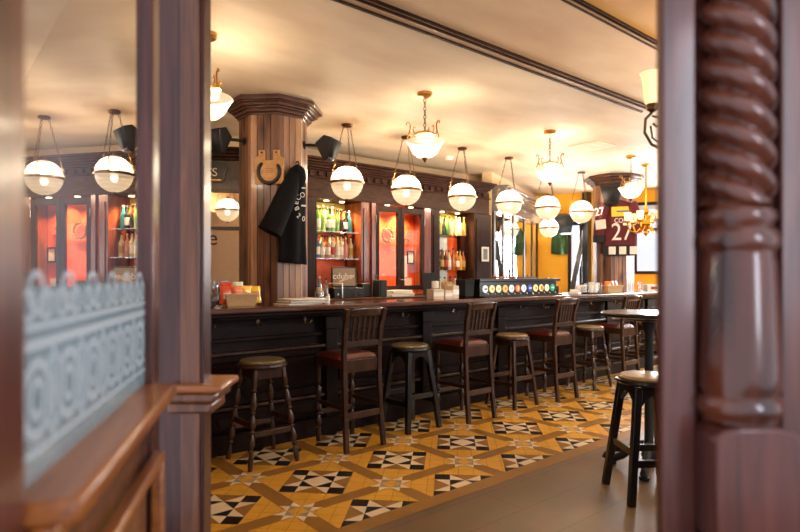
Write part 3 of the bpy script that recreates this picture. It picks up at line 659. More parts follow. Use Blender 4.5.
o = MB().box(4.96,5.09,5.915,5.925,1.33,1.62).build('poster', mat('pink_white_paper', (232,196,190), .6)); tag(o, 'pale pink paper poster inside the right glazed door', 'poster')
o = MB().box(5.0,5.16,5.9,5.912,1.22,1.32).build('notice_card', M['white']); tag(o, 'small white notice card low behind the right glazed door', 'card')

# bottles
def bmat(name, rgb, tr_=.0, rough=.08): return mat(name, rgb, rough, trans=tr_, coat=.3)
BM = dict(green=bmat('green_glass',(64,120,44)), lime=bmat('lime_glass',(140,176,84)), dark=bmat('dark_glass',(30,24,22)), wine=bmat('plum_glass',(82,34,46)), teal=bmat('teal_glass',(40,150,150)), amber=bmat('amber_spirit',(178,98,34)), clear=bmat('clear_spirit',(206,196,176)), gold=bmat('golden_spirit',(212,160,70)), brown=bmat('brown_glass',(92,50,26)), pale=bmat('pale_spirit',(224,204,160)), rose=bmat('rose_spirit',(206,140,120)), blue=bmat('blue_glass',(90,120,150)))
LB = dict(white=mat('white_label',(232,226,212),.6), black=mat('black_label',(34,32,34),.6), red=mat('red_label',(170,50,40),.6), gold=mat('gold_label',(198,158,84),.5), none=None)
CP = dict(white=M['white'], black=M['blackp'], gold=M['gold'], red=LB['red'])
def bottle(name, label, loc, h, r, glass, lab, cap, group, sq=False):
    t = thing(name, label, 'bottle', loc, R(random.uniform(0,360)) if not sq else R(40), group)
    n = 4 if sq else 14; k = 1.25 if sq else 1; a0 = R(45) if sq else 0
    b = MB(); b.lathe([(r*.9*k,0),(r*k,.01),(r*k,h*.56),(r*.92*k,h*.62),(r*.42,h*.74),(r*.34,h*.80),(r*.34,h*.90),(r*.40,h*.905),(r*.40,h*.92)], n, None, 0, a0); b.build('glass', BM[glass], t, ang=50)
    if lab != 'none': b = MB(); b.lathe([(r*1.015*k,h*.16),(r*1.02*k,h*.165),(r*1.02*k,h*.48),(r*1.015*k,h*.485)], n, None, 0, a0); b.build('paper_label', LB[lab], t, ang=50)
    b = MB(); b.lathe([(r*.43,h*.915),(r*.43,h*.985),(r*.36,h)], 10); b.build('cap', CP[cap], t)
    return t
ORD = ['leftmost','second from left','third from left','fourth from left','fifth from left','sixth from left','seventh from left','eighth from left','ninth from left','tenth from left','eleventh from left','twelfth from left','thirteenth from left']
def row(spec, x0, x1, y, z, where, group):
    spec = spec[:9] if len(spec) > 9 else spec; n = len(spec)
    for i, (g, lb, cp, h, r) in enumerate(spec):
        x = x0+(x1-x0)*i/(n-1); r = min(r*.93, (x1-x0)/(n-1)*.485); word = {'green':'green','lime':'pale green','dark':'dark','wine':'plum red','teal':'teal','amber':'amber','clear':'clear','gold':'golden','brown':'brown','pale':'pale','rose':'rosy','blue':'blue grey'}[g]
        bottle('bottle', f'{word} bottle, {ORD[i]} on {where}', (x, y+random.uniform(-.015,.015), z+.0005), h, r, g, lb, cp, group)
row([('green','none','white',.30,.036),('lime','white','white',.30,.036),('lime','none','white',.31,.036),('green','white','black',.29,.036),('lime','white','white',.30,.036),('lime','none','black',.27,.036),('wine','black','black',.27,.038),('dark','white','black',.26,.038),('teal','none','white',.27,.042),('dark','none','black',.31,.034),('amber','none','black',.29,.036)], 3.53, 4.03, 5.76, 1.87, 'the top shelf behind the till', 'bottles on the top shelf behind the till')
row([('amber','none','black',.25,.034),('blue','white','black',.28,.033),('clear','white','black',.27,.033),('rose','white','black',.27,.033),('clear','red','black',.28,.033),('pale','white','gold',.27,.033),('clear','white','black',.29,.033),('rose','none','gold',.27,.033),('pale','gold','black',.27,.033),('clear','white','black',.28,.033),('amber','white','gold',.27,.033),('gold','none','black',.28,.034)], 3.52, 4.04, 5.76, 1.555, 'the middle shelf behind the till', 'bottles on the middle shelf behind the till')
row([('gold','none','gold',.26,.034),('blue','white','white',.24,.033),('clear','white','black',.22,.033)], 3.53, 3.72, 5.80, 1.1005, 'the worktop behind the till', 'bottles on the worktop behind the till')
row([('green','white','white',.28,.036),('lime','gold','black',.28,.036),('dark','none','black',.24,.036),('green','none','gold',.29,.036),('pale','none','white',.26,.034),('pale','none','white',.27,.034),('pale','white','gold',.26,.034),('gold','none','white',.27,.034)], 5.46, 6.02, 5.76, 1.92, 'the top shelf right of the glass doors', 'bottles on the top right-hand shelf')
row([('pale','white','black',.30,.036),('clear','black','black',.26,.036),('brown','gold','black',.29,.04),('brown','red','gold',.28,.04),('clear','white','black',.28,.036),('amber','none','black',.31,.036),('amber','white','gold',.27,.036),('gold','none','black',.29,.036),('amber','gold','black',.28,.036)], 5.45, 6.03, 5.76, 1.43, 'the middle shelf right of the glass doors', 'bottles on the middle right-hand shelf')
row([('clear','white','black',.24,.04),('pale','white','black',.24,.04),('clear','none','black',.23,.04),('blue','white','black',.24,.04),('clear','white','black',.24,.04),('dark','gold','black',.22,.04)], 5.46, 6.0, 5.80, 1.1005, 'the worktop right of the glass doors', 'bottles on the right-hand worktop')

# a second, rear row behind the front bottles of the two bays
row([(g,'white' if i % 2 else 'none','black',.29,.034) for i, g in enumerate(('lime','green','green','clear','dark','wine','brown','amber'))], 3.555, 4.005, 5.855, 1.87, 'the rear row, top shelf behind the till', 'rear bottles on the top shelf behind the till')
row([(g,'white','black' if i % 2 else 'gold',.28,.034) for i, g in enumerate(('gold','clear','pale','amber','clear','rose','pale','clear'))], 3.555, 4.005, 5.855, 1.555, 'the rear row, middle shelf behind the till', 'rear bottles on the middle shelf behind the till')
row([(g,'white' if i % 2 else 'none','gold',.27,.034) for i, g in enumerate(('lime','green','green','dark','pale','gold','pale'))], 5.50, 5.98, 5.855, 1.92, 'the rear row, top shelf right of the glass doors', 'rear bottles on the top right-hand shelf')
row([(g,'white' if i % 2 else 'gold','black',.28,.034) for i, g in enumerate(('clear','brown','amber','brown','gold','amber','amber','clear'))], 5.50, 5.98, 5.855, 1.43, 'the rear row, middle shelf right of the glass doors', 'rear bottles on the middle right-hand shelf')

# framed photo on the end pilaster
flat_pic('photo_frame', 'white framed photograph hung on the pilaster beside the right bottle bay', 'picture', (6.28,5.585,1.66), .15, .21, M['white'], mat('grey_green_photo',(120,132,124),.4), .028)

# items on the back counter: till, drawer, printer, box, papers
t = thing('till_screen', 'black till touchscreen showing a white script logo', 'till', (3.82,5.57,1.1005), R(-28)); t.scale = (.9,.9,.92)
b = MB(); b.box(-.10,.10,-.07,.07,0,.012); b.tube([(0,.02,.012),(0,.03,.16)], .025, 8); b.build('stand', M['blackp'], t)
MT = tr(0,0,.25) @ rot(R(-14),'X'); b = MB(); b.box(-.165,.165,-.02,.02,-.135,.135,0,MT); b.build('housing', M['blackp'], t, bev=.006)
scr = MB(); scr.box(-.145,.145,-.0225,-.0205,-.11,.115,0,MT); scr.build('screen', mat('lit_screen',(120,98,80),.3,emit=(120,98,80),es=.22), t)
text_mesh('screen_logo', 'cdubs', .11, M['white'], t, MT @ tr(-.02,-.0232,.01) @ rot(R(90),'X'), .0004)
b = MB(); b.prism([(-.07,-.07),(.13,.0),(.13,.03),(.02,.0),(-.07,-.055)], .0228, .0236, MT @ rot(R(90),'X')); b.build('screen_swash', M['cream'], t)
t = thing('cash_drawer', 'black cash drawer with round locks under the till screen', 'cash drawer', (3.73,5.405,1.1005), R(0))
b = MB(); b.box(-.20,.20,-.07,.05,0,.115); b.build('housing', M['blackp'], t, bev=.006)
for x in (-.15,.08,.16): b = MB(); b.lathe([(.016,0),(.016,.006)], 12, tr(x,-.07,.04) @ rot(R(90),'X')); b.build('lock', M['chrome'], t)
t = thing('metal_rail', 'bent chrome tube rail standing in front of the till', 'rail', (3.50,5.30,1.1005)); b = MB(); b.tube([(-.08,.01,0),(-.08,.01,.15),(-.06,.01,.165),(.10,.01,.165),(.12,.01,.165)], .009, 8); b.tube([(.12,.01,.165),(.12,.01,.0)], .009, 8); b.build('tube', M['chrome'], t)
t = thing('receipt_printer', 'black receipt printer beside the till', 'printer', (4.05,5.52,1.1005), 0); b = MB(); b.box(-.06,.08,-.08,.05,0,.16); b.build('housing', M['blackp'], t, bev=.01); b = MB(); b.box(-.04,.06,-.06,-.02,.16,.1625); b.build('paper_slot', M['white'], t)
t = thing('menu_holder', 'black upright box between the till and the white papers', 'box', (4.22,5.40,1.1005), R(15)); b = MB(); b.box(-.06,.06,-.06,.06,0,.20); b.build('box', M['blackm'], t, bev=.006); b = MB(); b.box(-.075,-.0605,-.05,.05,0,.18); b.build('side_flap', M['blackp'], t)
for i, (dx, a, w_) in enumerate(((0,4,.19),(.01,-3,.18),(.0,7,.17),(-.01,2,.16))):
    o = MB().box(-w_,w_,-.10,.10,0,.018).build('paper_pad', M['white'], bev=.002); o.location = (4.53+dx,5.44,1.1005+.0187*i); o.rotation_euler = (0,0,R(a)); tag(o, ['lowest white paper pad','second white paper pad from the bottom','third white paper pad from the bottom','topmost white paper pad'][i]+' of the pile below the glass doors', 'papers', 'white paper pads below the glass doors')
t = thing('menu_board', 'dark upright menu board leaning before the right-hand bottle bay', 'menu', (5.08,5.42,1.1005), R(-8)); b = MB(); b.box(-.115,.115,0,.02,0,.29,0,rot(R(-6),'X')); b.build('board', M['blackm'], t, bev=.003); b = MB(); b.box(-.04,.04,.02,.08,0,.012); b.build('foot', M['blackp'], t)
# jars and card boxes
for i, (x, y, s, l) in enumerate(((3.93,4.14,.07,'leftmost beige card box on the bar counter left of the tap stand'),(4.075,4.15,.06,'middle smaller beige card box on the bar counter left of the tap stand'),(4.22,4.20,.062,'rightmost taller beige card box on the bar counter left of the tap stand'))):
    t = thing('card_box', l, 'box', (x,y,1.1205), R(8*i), 'card boxes beside the tap stand'); b = MB(); hh = (.10,.085,.13)[i]; b.box(-s,s,-.05,.05,0,hh); b.build('carton', M['cream'], t, bev=.003); b = MB(); b.box(-s,s,-.0508,-.0502,hh*.3,hh*.7); b.build('printed_band', M['white'], t)
t = thing('drinks_tin', 'white and blue tin standing behind the beige card boxes', 'tin', (4.08,4.30,1.1205)); b = MB(); b.lathe([(.035,0),(.037,.005),(.037,.17),(.032,.178)], 16); b.build('can', M['white'], t); b = MB(); b.lathe([(.0376,.03),(.0378,.035),(.0378,.10),(.0376,.105)], 16); b.build('wrap', BM['blue'], t)
t = thing('ice_bucket', 'black square bin on the counter at the left end of the tap stand', 'bin', (4.46,4.24,1.1205), R(0)); t.scale = (.72,.72,.92); b = MB(); b.lathe([(.10,0),(.125,.02),(.14,.20),(.145,.205),(.13,.205)], 4, None, 0, R(45)); b.build('bin', M['blackm'], t, bev=.006)
t = thing('garnish_tray', 'pale tray of yellow garnish left of the black bin', 'tray', (4.305,4.345,1.1205)); b = MB(); b.lathe([(.05,0),(.06,.01),(.075,.14),(.07,.14)], 4, None, 0, R(45)); b.build('tub', M['cream'], t, bev=.004); b = MB(); [b.lathe([(.004,-.02),(.022,-.01),(.022,.01),(.004,.02)], 8, tr(random.uniform(-.035,.035),random.uniform(-.035,.035),.15)) for _ in range(8)]; b.build('lemon_pieces', BM['gold'], t)

# beer tap stand
t = thing('beer_tap_stand', 'dark beer tap stand with a row of twelve round badges', 'beer taps', (0,4.2,1.1205))
TX0, TX1 = 4.60, 5.98
b = MB(); b.box(TX0,TX1,-.04,.10,0,.165); b.build('housing', M['black'], t, bev=.004)
b = MB(); b.box(TX0-.03,TX1+.05,-.07,.13,.1655,.20); b.build('top_cap', M['black'], t, bev=.006)
b = MB(); b.box(TX0-.02,TX1+.02,-.13,-.0405,0,.012); b.build('drip_tray', M['iron'], t)
cols = [((226,222,214),(30,28,30)),((236,214,150),(200,160,80)),((240,222,170),(220,190,110)),((236,176,90),(200,120,40)),((240,236,228),(200,190,170)),((210,110,60),(240,220,190)),((240,238,232),(190,190,180)),((60,72,150),(230,230,236)),((236,214,150),(180,120,60)),((226,196,120),(150,50,40)),((240,228,190),(210,190,130)),((30,150,110),(230,240,230))]
for i, (c1, c2) in enumerate(cols):
    x = TX0+.085+i*.110
    d = MB(); d.lathe([(.041,0),(.041,.006),(.036,.011),(.001,.012)], 20, tr(x,-.04,.088) @ rot(R(90),'X')); o = d.build('badge', mat('badge_face',c1,.3,emit=c1,es=.35), t); o['label'] = 'round badge'
    e = MB()
    if i in (0,7,11): e.box(x-.024,x+.024,-.0535,-.0522,.08,.097)
    elif i in (5,9): e.box(x-.014,x+.014,-.0535,-.0522,.065,.112)
    else: e.lathe([(.018,0),(.018,.001)], 12, tr(x,-.0522,.088) @ rot(R(90),'X'))
    e.build('emblem', mat('badge_mark',c2,.4), o)
    b = MB(); b.tube([(x,-.041,.045),(x,-.08,.04),(x,-.095,.022)], .006, 6); b.build('spout', M['chrome'], t)
o = MB().box(4.97,5.2,4.24,4.31,1.3225,1.345).build('red_bar_mat', mat('orange_red_rubber',(170,72,36),.6), bev=.004); tag(o, 'orange red bar mat lying on top of the tap stand', 'bar mat')
o = MB().box(5.24,5.70,4.24,4.31,1.3225,1.343).build('brown_bar_mat', mat('brown_rubber',(92,70,60),.6), bev=.004); tag(o, 'brown grey bar mat lying on top of the tap stand', 'bar mat')

# baskets of snacks
def basket(loc, label, seed, rz=0, sx=.135, sy=.10):
    t = thing('snack_basket', label, 'basket', loc, rz); b = MB()
    b.lathe([(1,0),(1.04,.02),(1.16,.085),(1.2,.09),(1.2,.10),(1.12,.10),(.98,.02)], 4, Matrix(((sx,0,0,0),(0,sy,0,0),(0,0,1,0),(0,0,0,1))) @ rot(0), 0, R(45)); b.build('wicker_bowl', M['wicker'], t, bev=.006)
    return t
def bag(loc, rgb, c2, label, rz, tilt, group):
    t = thing('snack_bag', label, 'snack bag', loc, rz, group)
    def f(u, v):
        e = math.sin(PI*u)**.5*math.sin(PI*v)**.5 if 0 < u < 1 and 0 < v < 1 else 0
        return e
    MT = rot(tilt,'X'); b = MB()
    for sg in (-1,1): b.grid(lambda u,v: ((u-.5)*.105*(1-.1*math.sin(PI*v)), sg*.026*f(u,v)+.004*math.sin(u*20)*(v > .9), v*.135), 8, 8, 0, MT)
    b.build('packet', mat('glossy_packet',rgb,.25,coat=.4), t, ang=80)
    b = MB(); b.grid(lambda u,v: ((u-.5)*.06, -.027*f(.22+.56*u,.3+.35*v)-.0015, .04+v*.045), 5, 5, 0, MT); b.build('packet_print', mat('packet_print',c2,.4), t, ang=80); return t
BL = Vector((1.90,4.20,1.1205)); basket(BL, 'pale wicker basket full of orange and yellow snack bags at the left of the bar', 1, R(-8), .15, .11)
sets = [((222,88,40),(250,220,190),'orange','leftmost'),((206,60,36),(240,220,90),'red','tallest'),((232,112,44),(250,230,210),'bright orange','front'),((196,206,180),(90,120,90),'pale green','middle'),((240,190,60),(200,60,40),'yellow','right front'),((150,60,50),(240,200,160),'dark red','second from right'),((244,200,70),(220,120,40),'golden','rightmost')]
for i, (c1, c2, nm, wh) in enumerate(sets):
    bag(BL+Vector((-.115+.04*i, (-.03,.035)[i % 2], .022+(.03 if i in (1,3) else 0))), c1, c2, f'{nm} snack bag, {wh} in the wicker basket beside the near column', R(random.uniform(-25,25)), R(random.uniform(-16,10)), 'snack bags in the near basket')
BR = Vector((7.24,4.16,1.1205)); basket(BR, 'pale wicker basket of orange snack bags below the maroon jersey', 2, R(-20), .16, .11)
for i in range(5):
    bag(BR+Vector((-.11+.05*i,(-.03,.03)[i % 2],.022)), [(226,120,50),(236,150,70),(214,96,44),(240,160,80),(222,110,60)][i], (250,220,180), ['leftmost orange','second light orange','middle deep orange','fourth pale orange','rightmost orange'][i]+' snack bag in the basket below the jersey', R(random.uniform(-25,25)), R(random.uniform(-20,15)), 'snack bags in the far basket')
t = thing('black_caddy', 'black bar caddy half hidden behind the doorway post', 'caddy', (1.60,4.20,1.1205)); b = MB(); b.lathe([(.11,0),(.125,.01),(.125,.05),(.105,.05)], 4, None, 0, R(45)); b.build('tray', M['blackm'], t, bev=.004)
for i in range(4):
    g = thing('stemmed_glass', ['leftmost','second','third','rightmost'][i]+' wine glass in the row behind the near wicker basket', 'glass', (1.66+.105*i,4.345,1.1205), 0, 'wine glasses behind the near basket'); b = MB(); b.lathe([(.03,0),(.031,.004),(.005,.009),(.004,.07),(.02,.085),(.036,.12),(.032,.16),(.0305,.16),(.034,.12),(.018,.09)], 14); b.f=b.f[:-1]; b.m=b.m[:-1]; b.build('glass', M['pane2'] if 'pane2' in M else M.setdefault('pane2', pane_mat('stemware_glass',2.2,.2)), g)

# newspapers and a jar
for i in range(5):
    o = MB().box(-.165,.165,-.11,.11,0,.009).build('newspaper', [M['white'], mat('newsprint',(206,200,194),.7)][i % 2], bev=.003)
    o.location = (2.42+(-.03,.03,.0,.02,.01)[i], 4.15, 1.1205+.0096*i); o.rotation_euler = (0,0,R((6,-8,3,-4,9)[i])); tag(o, ['lowest newspaper','second newspaper from the bottom','middle newspaper','second newspaper from the top','topmost newspaper'][i]+' of the pile beneath the black hoodie', 'newspaper', 'newspapers on the bar')
t = thing('glass_jar', 'clear glass bottle standing right of the column foot behind the newspapers', 'jar', (2.71,4.33,1.1205)); b = MB(); b.lathe([(.036,0),(.04,.008),(.04,.09),(.022,.125),(.017,.17),(.02,.178)], 14); b.build('glass', M['pane2'], t)
t = thing('salt_shaker', 'small white shaker at the right end of the newspaper pile', 'shaker', (2.66,4.12,1.1205)); b = MB(); b.lathe([(.017,0),(.018,.06)], 12); b.build('body', M['white'], t); b = MB(); b.lathe([(.0185,.0605),(.0185,.075),(.01,.083)], 12); b.build('cap', M['chrome'], t)
# cup tray near the far column
t = thing('serving_tray', 'black serving tray of cups left of the far basket', 'tray', (6.68,4.15,1.1205)); b = MB(); b.box(-.22,.22,-.14,.14,0,.012); b.build('tray', M['blackm'], t, bev=.005)
k = 0
for i in range(4):
    for j in range(2):
        h = (.09,.10,.12,.13)[i]; c = thing('cup', f"{['leftmost','second','third','rightmost'][i]} cup of the {['front','back'][j]} row on the black serving tray", 'cup', (6.53+.10*i,4.09+.12*j,1.1335), R(40*i), 'cups on the serving tray'); b = MB(); b.lathe([(.026,0),(.03,.004),(.036,h),(.033,h),(.027,.008)], 14); b.build('bowl', M['white'] if (i+j) % 3 else M['pane2'], c); b = MB(); b.tube([(.034,0,h*.8),(.055,0,h*.7),(.055,0,h*.35),(.03,0,h*.25)], .004, 6); b.build('handle', M['white'] if (i+j) % 3 else M['pane2'], c)
t = thing('napkin_stack', 'white folded napkins on the counter right of the tap stand', 'napkins', (6.24,4.08,1.1205), R(20)); b = MB(); b.box(-.08,.08,-.07,.07,0,.03); b.build('napkin_pile', M['white'], t, bev=.004); b = MB(); b.box(-.05,.05,-.04,.05,.0305,.06,0,rot(R(15))); b.build('folded_napkin', M['white'], t, bev=.004)
t = thing('black_mug', 'black mug on the counter at the right end of the tap stand', 'mug', (6.14,4.28,1.1205)); b = MB(); b.lathe([(.036,0),(.04,.006),(.04,.10),(.036,.10),(.034,.01)], 16); b.build('bowl', M['blackp'], t); b = MB(); b.tube([(.038,0,.08),(.065,0,.07),(.065,0,.035),(.038,0,.025)], .005, 6); b.build('handle', M['blackp'], t)
t = thing('sauce_bottle', 'yellow capped amber bottle at the end of the tap stand', 'bottle', (6.08,4.36,1.1205)); b = MB(); b.lathe([(.028,0),(.03,.006),(.03,.12),(.012,.16),(.012,.18)], 12); b.build('glass', BM['gold'], t); b = MB(); b.lathe([(.014,.1805),(.014,.21),(.004,.235)], 10); b.build('cap', BM['gold'], t)
t = thing('takeaway_box', 'white box with a red mark at the far right end of the counter', 'box', (8.3,4.12,1.1205), R(-35)); b = MB(); b.box(-.10,.10,-.07,.07,0,.10); b.build('carton', M['white'], t, bev=.004); b = MB(); b.box(-.05,.05,-.0708,-.0702,.03,.07); b.build('red_mark', LB['red'], t)
t = thing('glass_tumbler', 'clear tumbler beside the white box on the far counter', 'glass', (8.02,4.15,1.1205)); b = MB(); b.lathe([(.035,0),(.042,.14),(.039,.14),(.033,.01)], 14); b.build('glass', M['pane2'], t)

# ------------------------------------------------------------------ corner mirror unit left of the column
mn = Vector((-.52,-.854,0)).normalized(); md = Vector((-mn.y, mn.x, 0))*1; md = Vector((.854,-.52,0))
mo = Vector((2.50,5.72,0)); ma_ = math.atan2(md.y, md.x)
t = thing('corner_mirror_unit', 'dark wood mirrored corner unit behind the bar left of the column', 'mirror unit', (mo.x,mo.y,0), ma_)
b = MB(); b.box(-1.25,.55,.02,.30,0,1.0595); b.build('base', M['dark'], t); b = MB(); b.box(-1.27,.57,-.25,.30,1.06,1.10); b.build('worktop', M['top'], t, bev=.006)
b = MB(); b.box(-1.25,.55,0,.10,2.22,2.55); b.box(-1.25,.55,-.012,-.0005,2.24,2.36); b.build('fascia', M['brown'], t, bev=.004)
b = MB(); [b.box(-1.28,.58,-.03*(i+1),.10,2.5505+.03*i,2.58+.03*i) for i in range(4)]; b.build('crown_molding', M['dark'], t, bev=.006)
b = MB(); b.box(-1.20,.50,.03,.05,1.1005,2.2195); b.build('mirror', M['mirror'], t)
for x in (-1.25,.45): b = MB(); b.box(x,x+.10,-.02,.0295,1.1005,2.2195); b.build('pilaster', M['darkv'], t, bev=.004)
b = MB(); b.box(-.55,.10,-.04,.0,1.83,1.86); b.build('glass_rail', M['brown'], t)
text_mesh('mirror_lettering', 'e', .22, M['blackm'], t, tr(-.185,.0285,1.74) @ rot(R(90),'X'))
sg = thing('bar_sign', 'dark scroll-edged sign lettered ESS on the corner unit fascia', 'sign', mo+md*(-.18)+mn*.016+Vector((0,0,2.41)), ma_)
b = MB(); b.prism([(-.5,-.10),(.10,-.10),(.135,-.06),(.125,.0),(.16,.06),(.11,.11),(-.5,.11)], 0, .02, rot(R(90),'X')); b.build('board', M['black'], sg, bev=.004)
text_mesh('sign_lettering', 'ESS', .12, M['white'], sg, tr(-.03,-.021,.005) @ rot(R(90),'X')); b = MB(); b.box(-.45,.09,-.0225,-.0203,-.075,-.067); b.build('rule', M['gold'], sg)
for r_ in range(2):
    for i in range(5):
        P = mo+md*(-.42+.085*i)+mn*(.10+.085*r_); P.z = 1.1005 if r_ else 1.1005
        h = .20 if not r_ else .15
        c = thing('beer_glass', f"{['leftmost','second','third','fourth','rightmost'][i]} {['tall','short'][r_]} glass in front of the corner mirror", 'glass', P, 0, f"{['tall','short'][r_]} glasses before the corner mirror"); b = MB(); b.lathe([(.028,0),(.03,.006),(.036,h*.8),(.034,h),(.031,h),(.033,h*.8),(.026,.01)], 12); b.build('glass', M['pane2'], c)

# ------------------------------------------------------------------ mirrored wall beyond the back bar
t = thing('mirrored_dresser', 'mirrored wall panelling of dark piers running back from the bottle bays', 'wall mirrors', (WA.x,WA.y,0), an)
b = MB(); b.box(.0, 2.75, -.14, -.001, 2.30, 2.52); [b.box(.0,2.75,-.14-.035*i,-.001,2.5205+.04*i,2.56+.04*i) for i in range(4)]; b.build('cornice', M['glarewood'] if 'glarewood' in M else M.setdefault('glarewood', wood('daylight_glare_wood',(84,78,78),(122,116,116),(5,18,18),.25,.5)), t, bev=.006)  # grey is daylight glare on dark wood, put into the base colour
b = MB(); [b.box(.16+.12*i,.21+.12*i,-.165,-.141,2.42,2.50) for i in range(21)]; b.build('dentils', M['glarewood'], t, bev=.003)
xs = [-.0,.45,1.0,1.70,2.25,2.63]
for x in xs: b = MB(); b.box(x,x+.10,-.032,-.001,1.0,2.2995); b.build('pier', M['darkv'], t, bev=.005)
for x0, x1 in zip(xs[:-1], xs[1:]): b = MB(); b.box(x0+.10,x1,-.02,-.001,1.0,2.2995); b.build('mirror', M['mirror'], t)
b = MB(); b.box(.12,2.75,-.32,-.001,0,.9595); b.build('base', M['dark'], t); b = MB(); b.box(.10,2.77,-.36,-.001,.96,1.0); b.build('worktop', M['top'], t, bev=.005)
dd = Vector((math.cos(an), math.sin(an), 0)); nn = Vector((math.sin(an), -math.cos(an), 0))
for i in range(7):
    P = WA+dd*(.30+.20*i)+nn*.20; P.z = 1.0005
    bottle('bottle', f'dark bottle, {ORD[i]} in the row before the mirrored wall', P, .30+.03*(i % 3), .036, ['dark','brown','dark','green','dark','clear','dark'][i], 'none' if i % 2 else 'white', 'black', 'bottles before the mirrored wall')

# ------------------------------------------------------------------ far wall furnishings
def far_pt(px, off=.0): 
    u, tt = far_x(px); d = Vector((math.cos(af), math.sin(af), 0)); n = Vector((math.sin(af), -math.cos(af), 0)); 
    P = WB+d*u; n = n if n.dot(P) < 0 else -n
    return P+n*off, n, tt
P, n, tt = far_pt(560, .002); P.z = 1.36+35/576*tt
t = thing('hanging_jacket', 'dark green garment hanging on the yellow far wall', 'garment', P, math.atan2(n.y,n.x)+R(90))
def gj(u, v): wv = .06+.09*min(1,v*2.2); return ((u-.5)*2*wv, -.03-.05*math.sin(PI*u)-.012*math.sin(u*14), .24-.50*v+(.0 if v < .95 else -.02*math.sin(u*3.1)))
b = MB(); b.grid(gj, 12, 12); b.build('cloth', M['green'], t, solid=.02, ang=80); b = MB(); b.tube([(0,-.001,.22),(0,-.03,.26)], .012, 6); b.build('peg', M['iron'], t)
P, n, tt = far_pt(566, .22); P.z = 1.36+51/576*tt
speaker(P, math.atan2(n.y,n.x), 'large black loudspeaker high on the yellow far wall above the green garment', tuple(-n*.22), 1.45)
P, n, tt = far_pt(574, .10); 
t = thing('leaning_board', 'long dark board leaning across the glazed far door', 'board', (P.x,P.y,0.0), math.atan2(n.y,n.x)+R(90)); b = MB(); b.bar((-.22,-.25,0.02),(.20,.03,2.22),.09,.03); b.build('plank', M['black'], t, bev=.004)
P, n, tt = far_pt(587, .10)
t = thing('dark_post', 'slim dark square post standing right of the glazed far door', 'post', (P.x,P.y,0)); b = MB(); b.box(-.06,.06,-.06,.06,0,CEIL-.0005); b.build('shaft', M['black'], t, bev=.005); b = MB(); b.box(-.075,.075,-.075,.075,0,.12); b.build('foot', M['black'], t)
o = struct(MB().build('x', M['white'])) if False else None
# ceiling fittings
t = thing('smoke_detector', 'white round smoke detector on the ceiling above the globe lamps', 'smoke detector', (*((FW+RT*(49/576))*((CEIL-1.36)*576/118)).xy, CEIL)); b = MB(); b.lathe([(.055,-.0005),(.055,-.02),(.045,-.034),(.01,-.038)], 20); b.build('housing', M['white'], t); b = MB(); b.lathe([(.006,-.0385),(.006,-.041)], 8, tr(.02,0,.002)); b.build('lamp', LB['red'], t)
M['ventcream'] = mat('vent_cream', (246,232,210), .6)
t = thing('ceiling_vent', 'pale square ceiling vent beyond the middle pendant', 'vent', (*((FW+RT*(192/576))*((CEIL-1.36)*576/129)).xy, CEIL), R(0)); b = MB(); b.box(-.20,.20,-.20,.20,-.012,-.0005); b.build('frame', M['ventcream'], t, bev=.004); b = MB(); [b.box(-.16,.16,-.16+.06*i,-.14+.06*i,-.018,-.0125) for i in range(6)]; b.build('louvres', M['ventcream'], t)

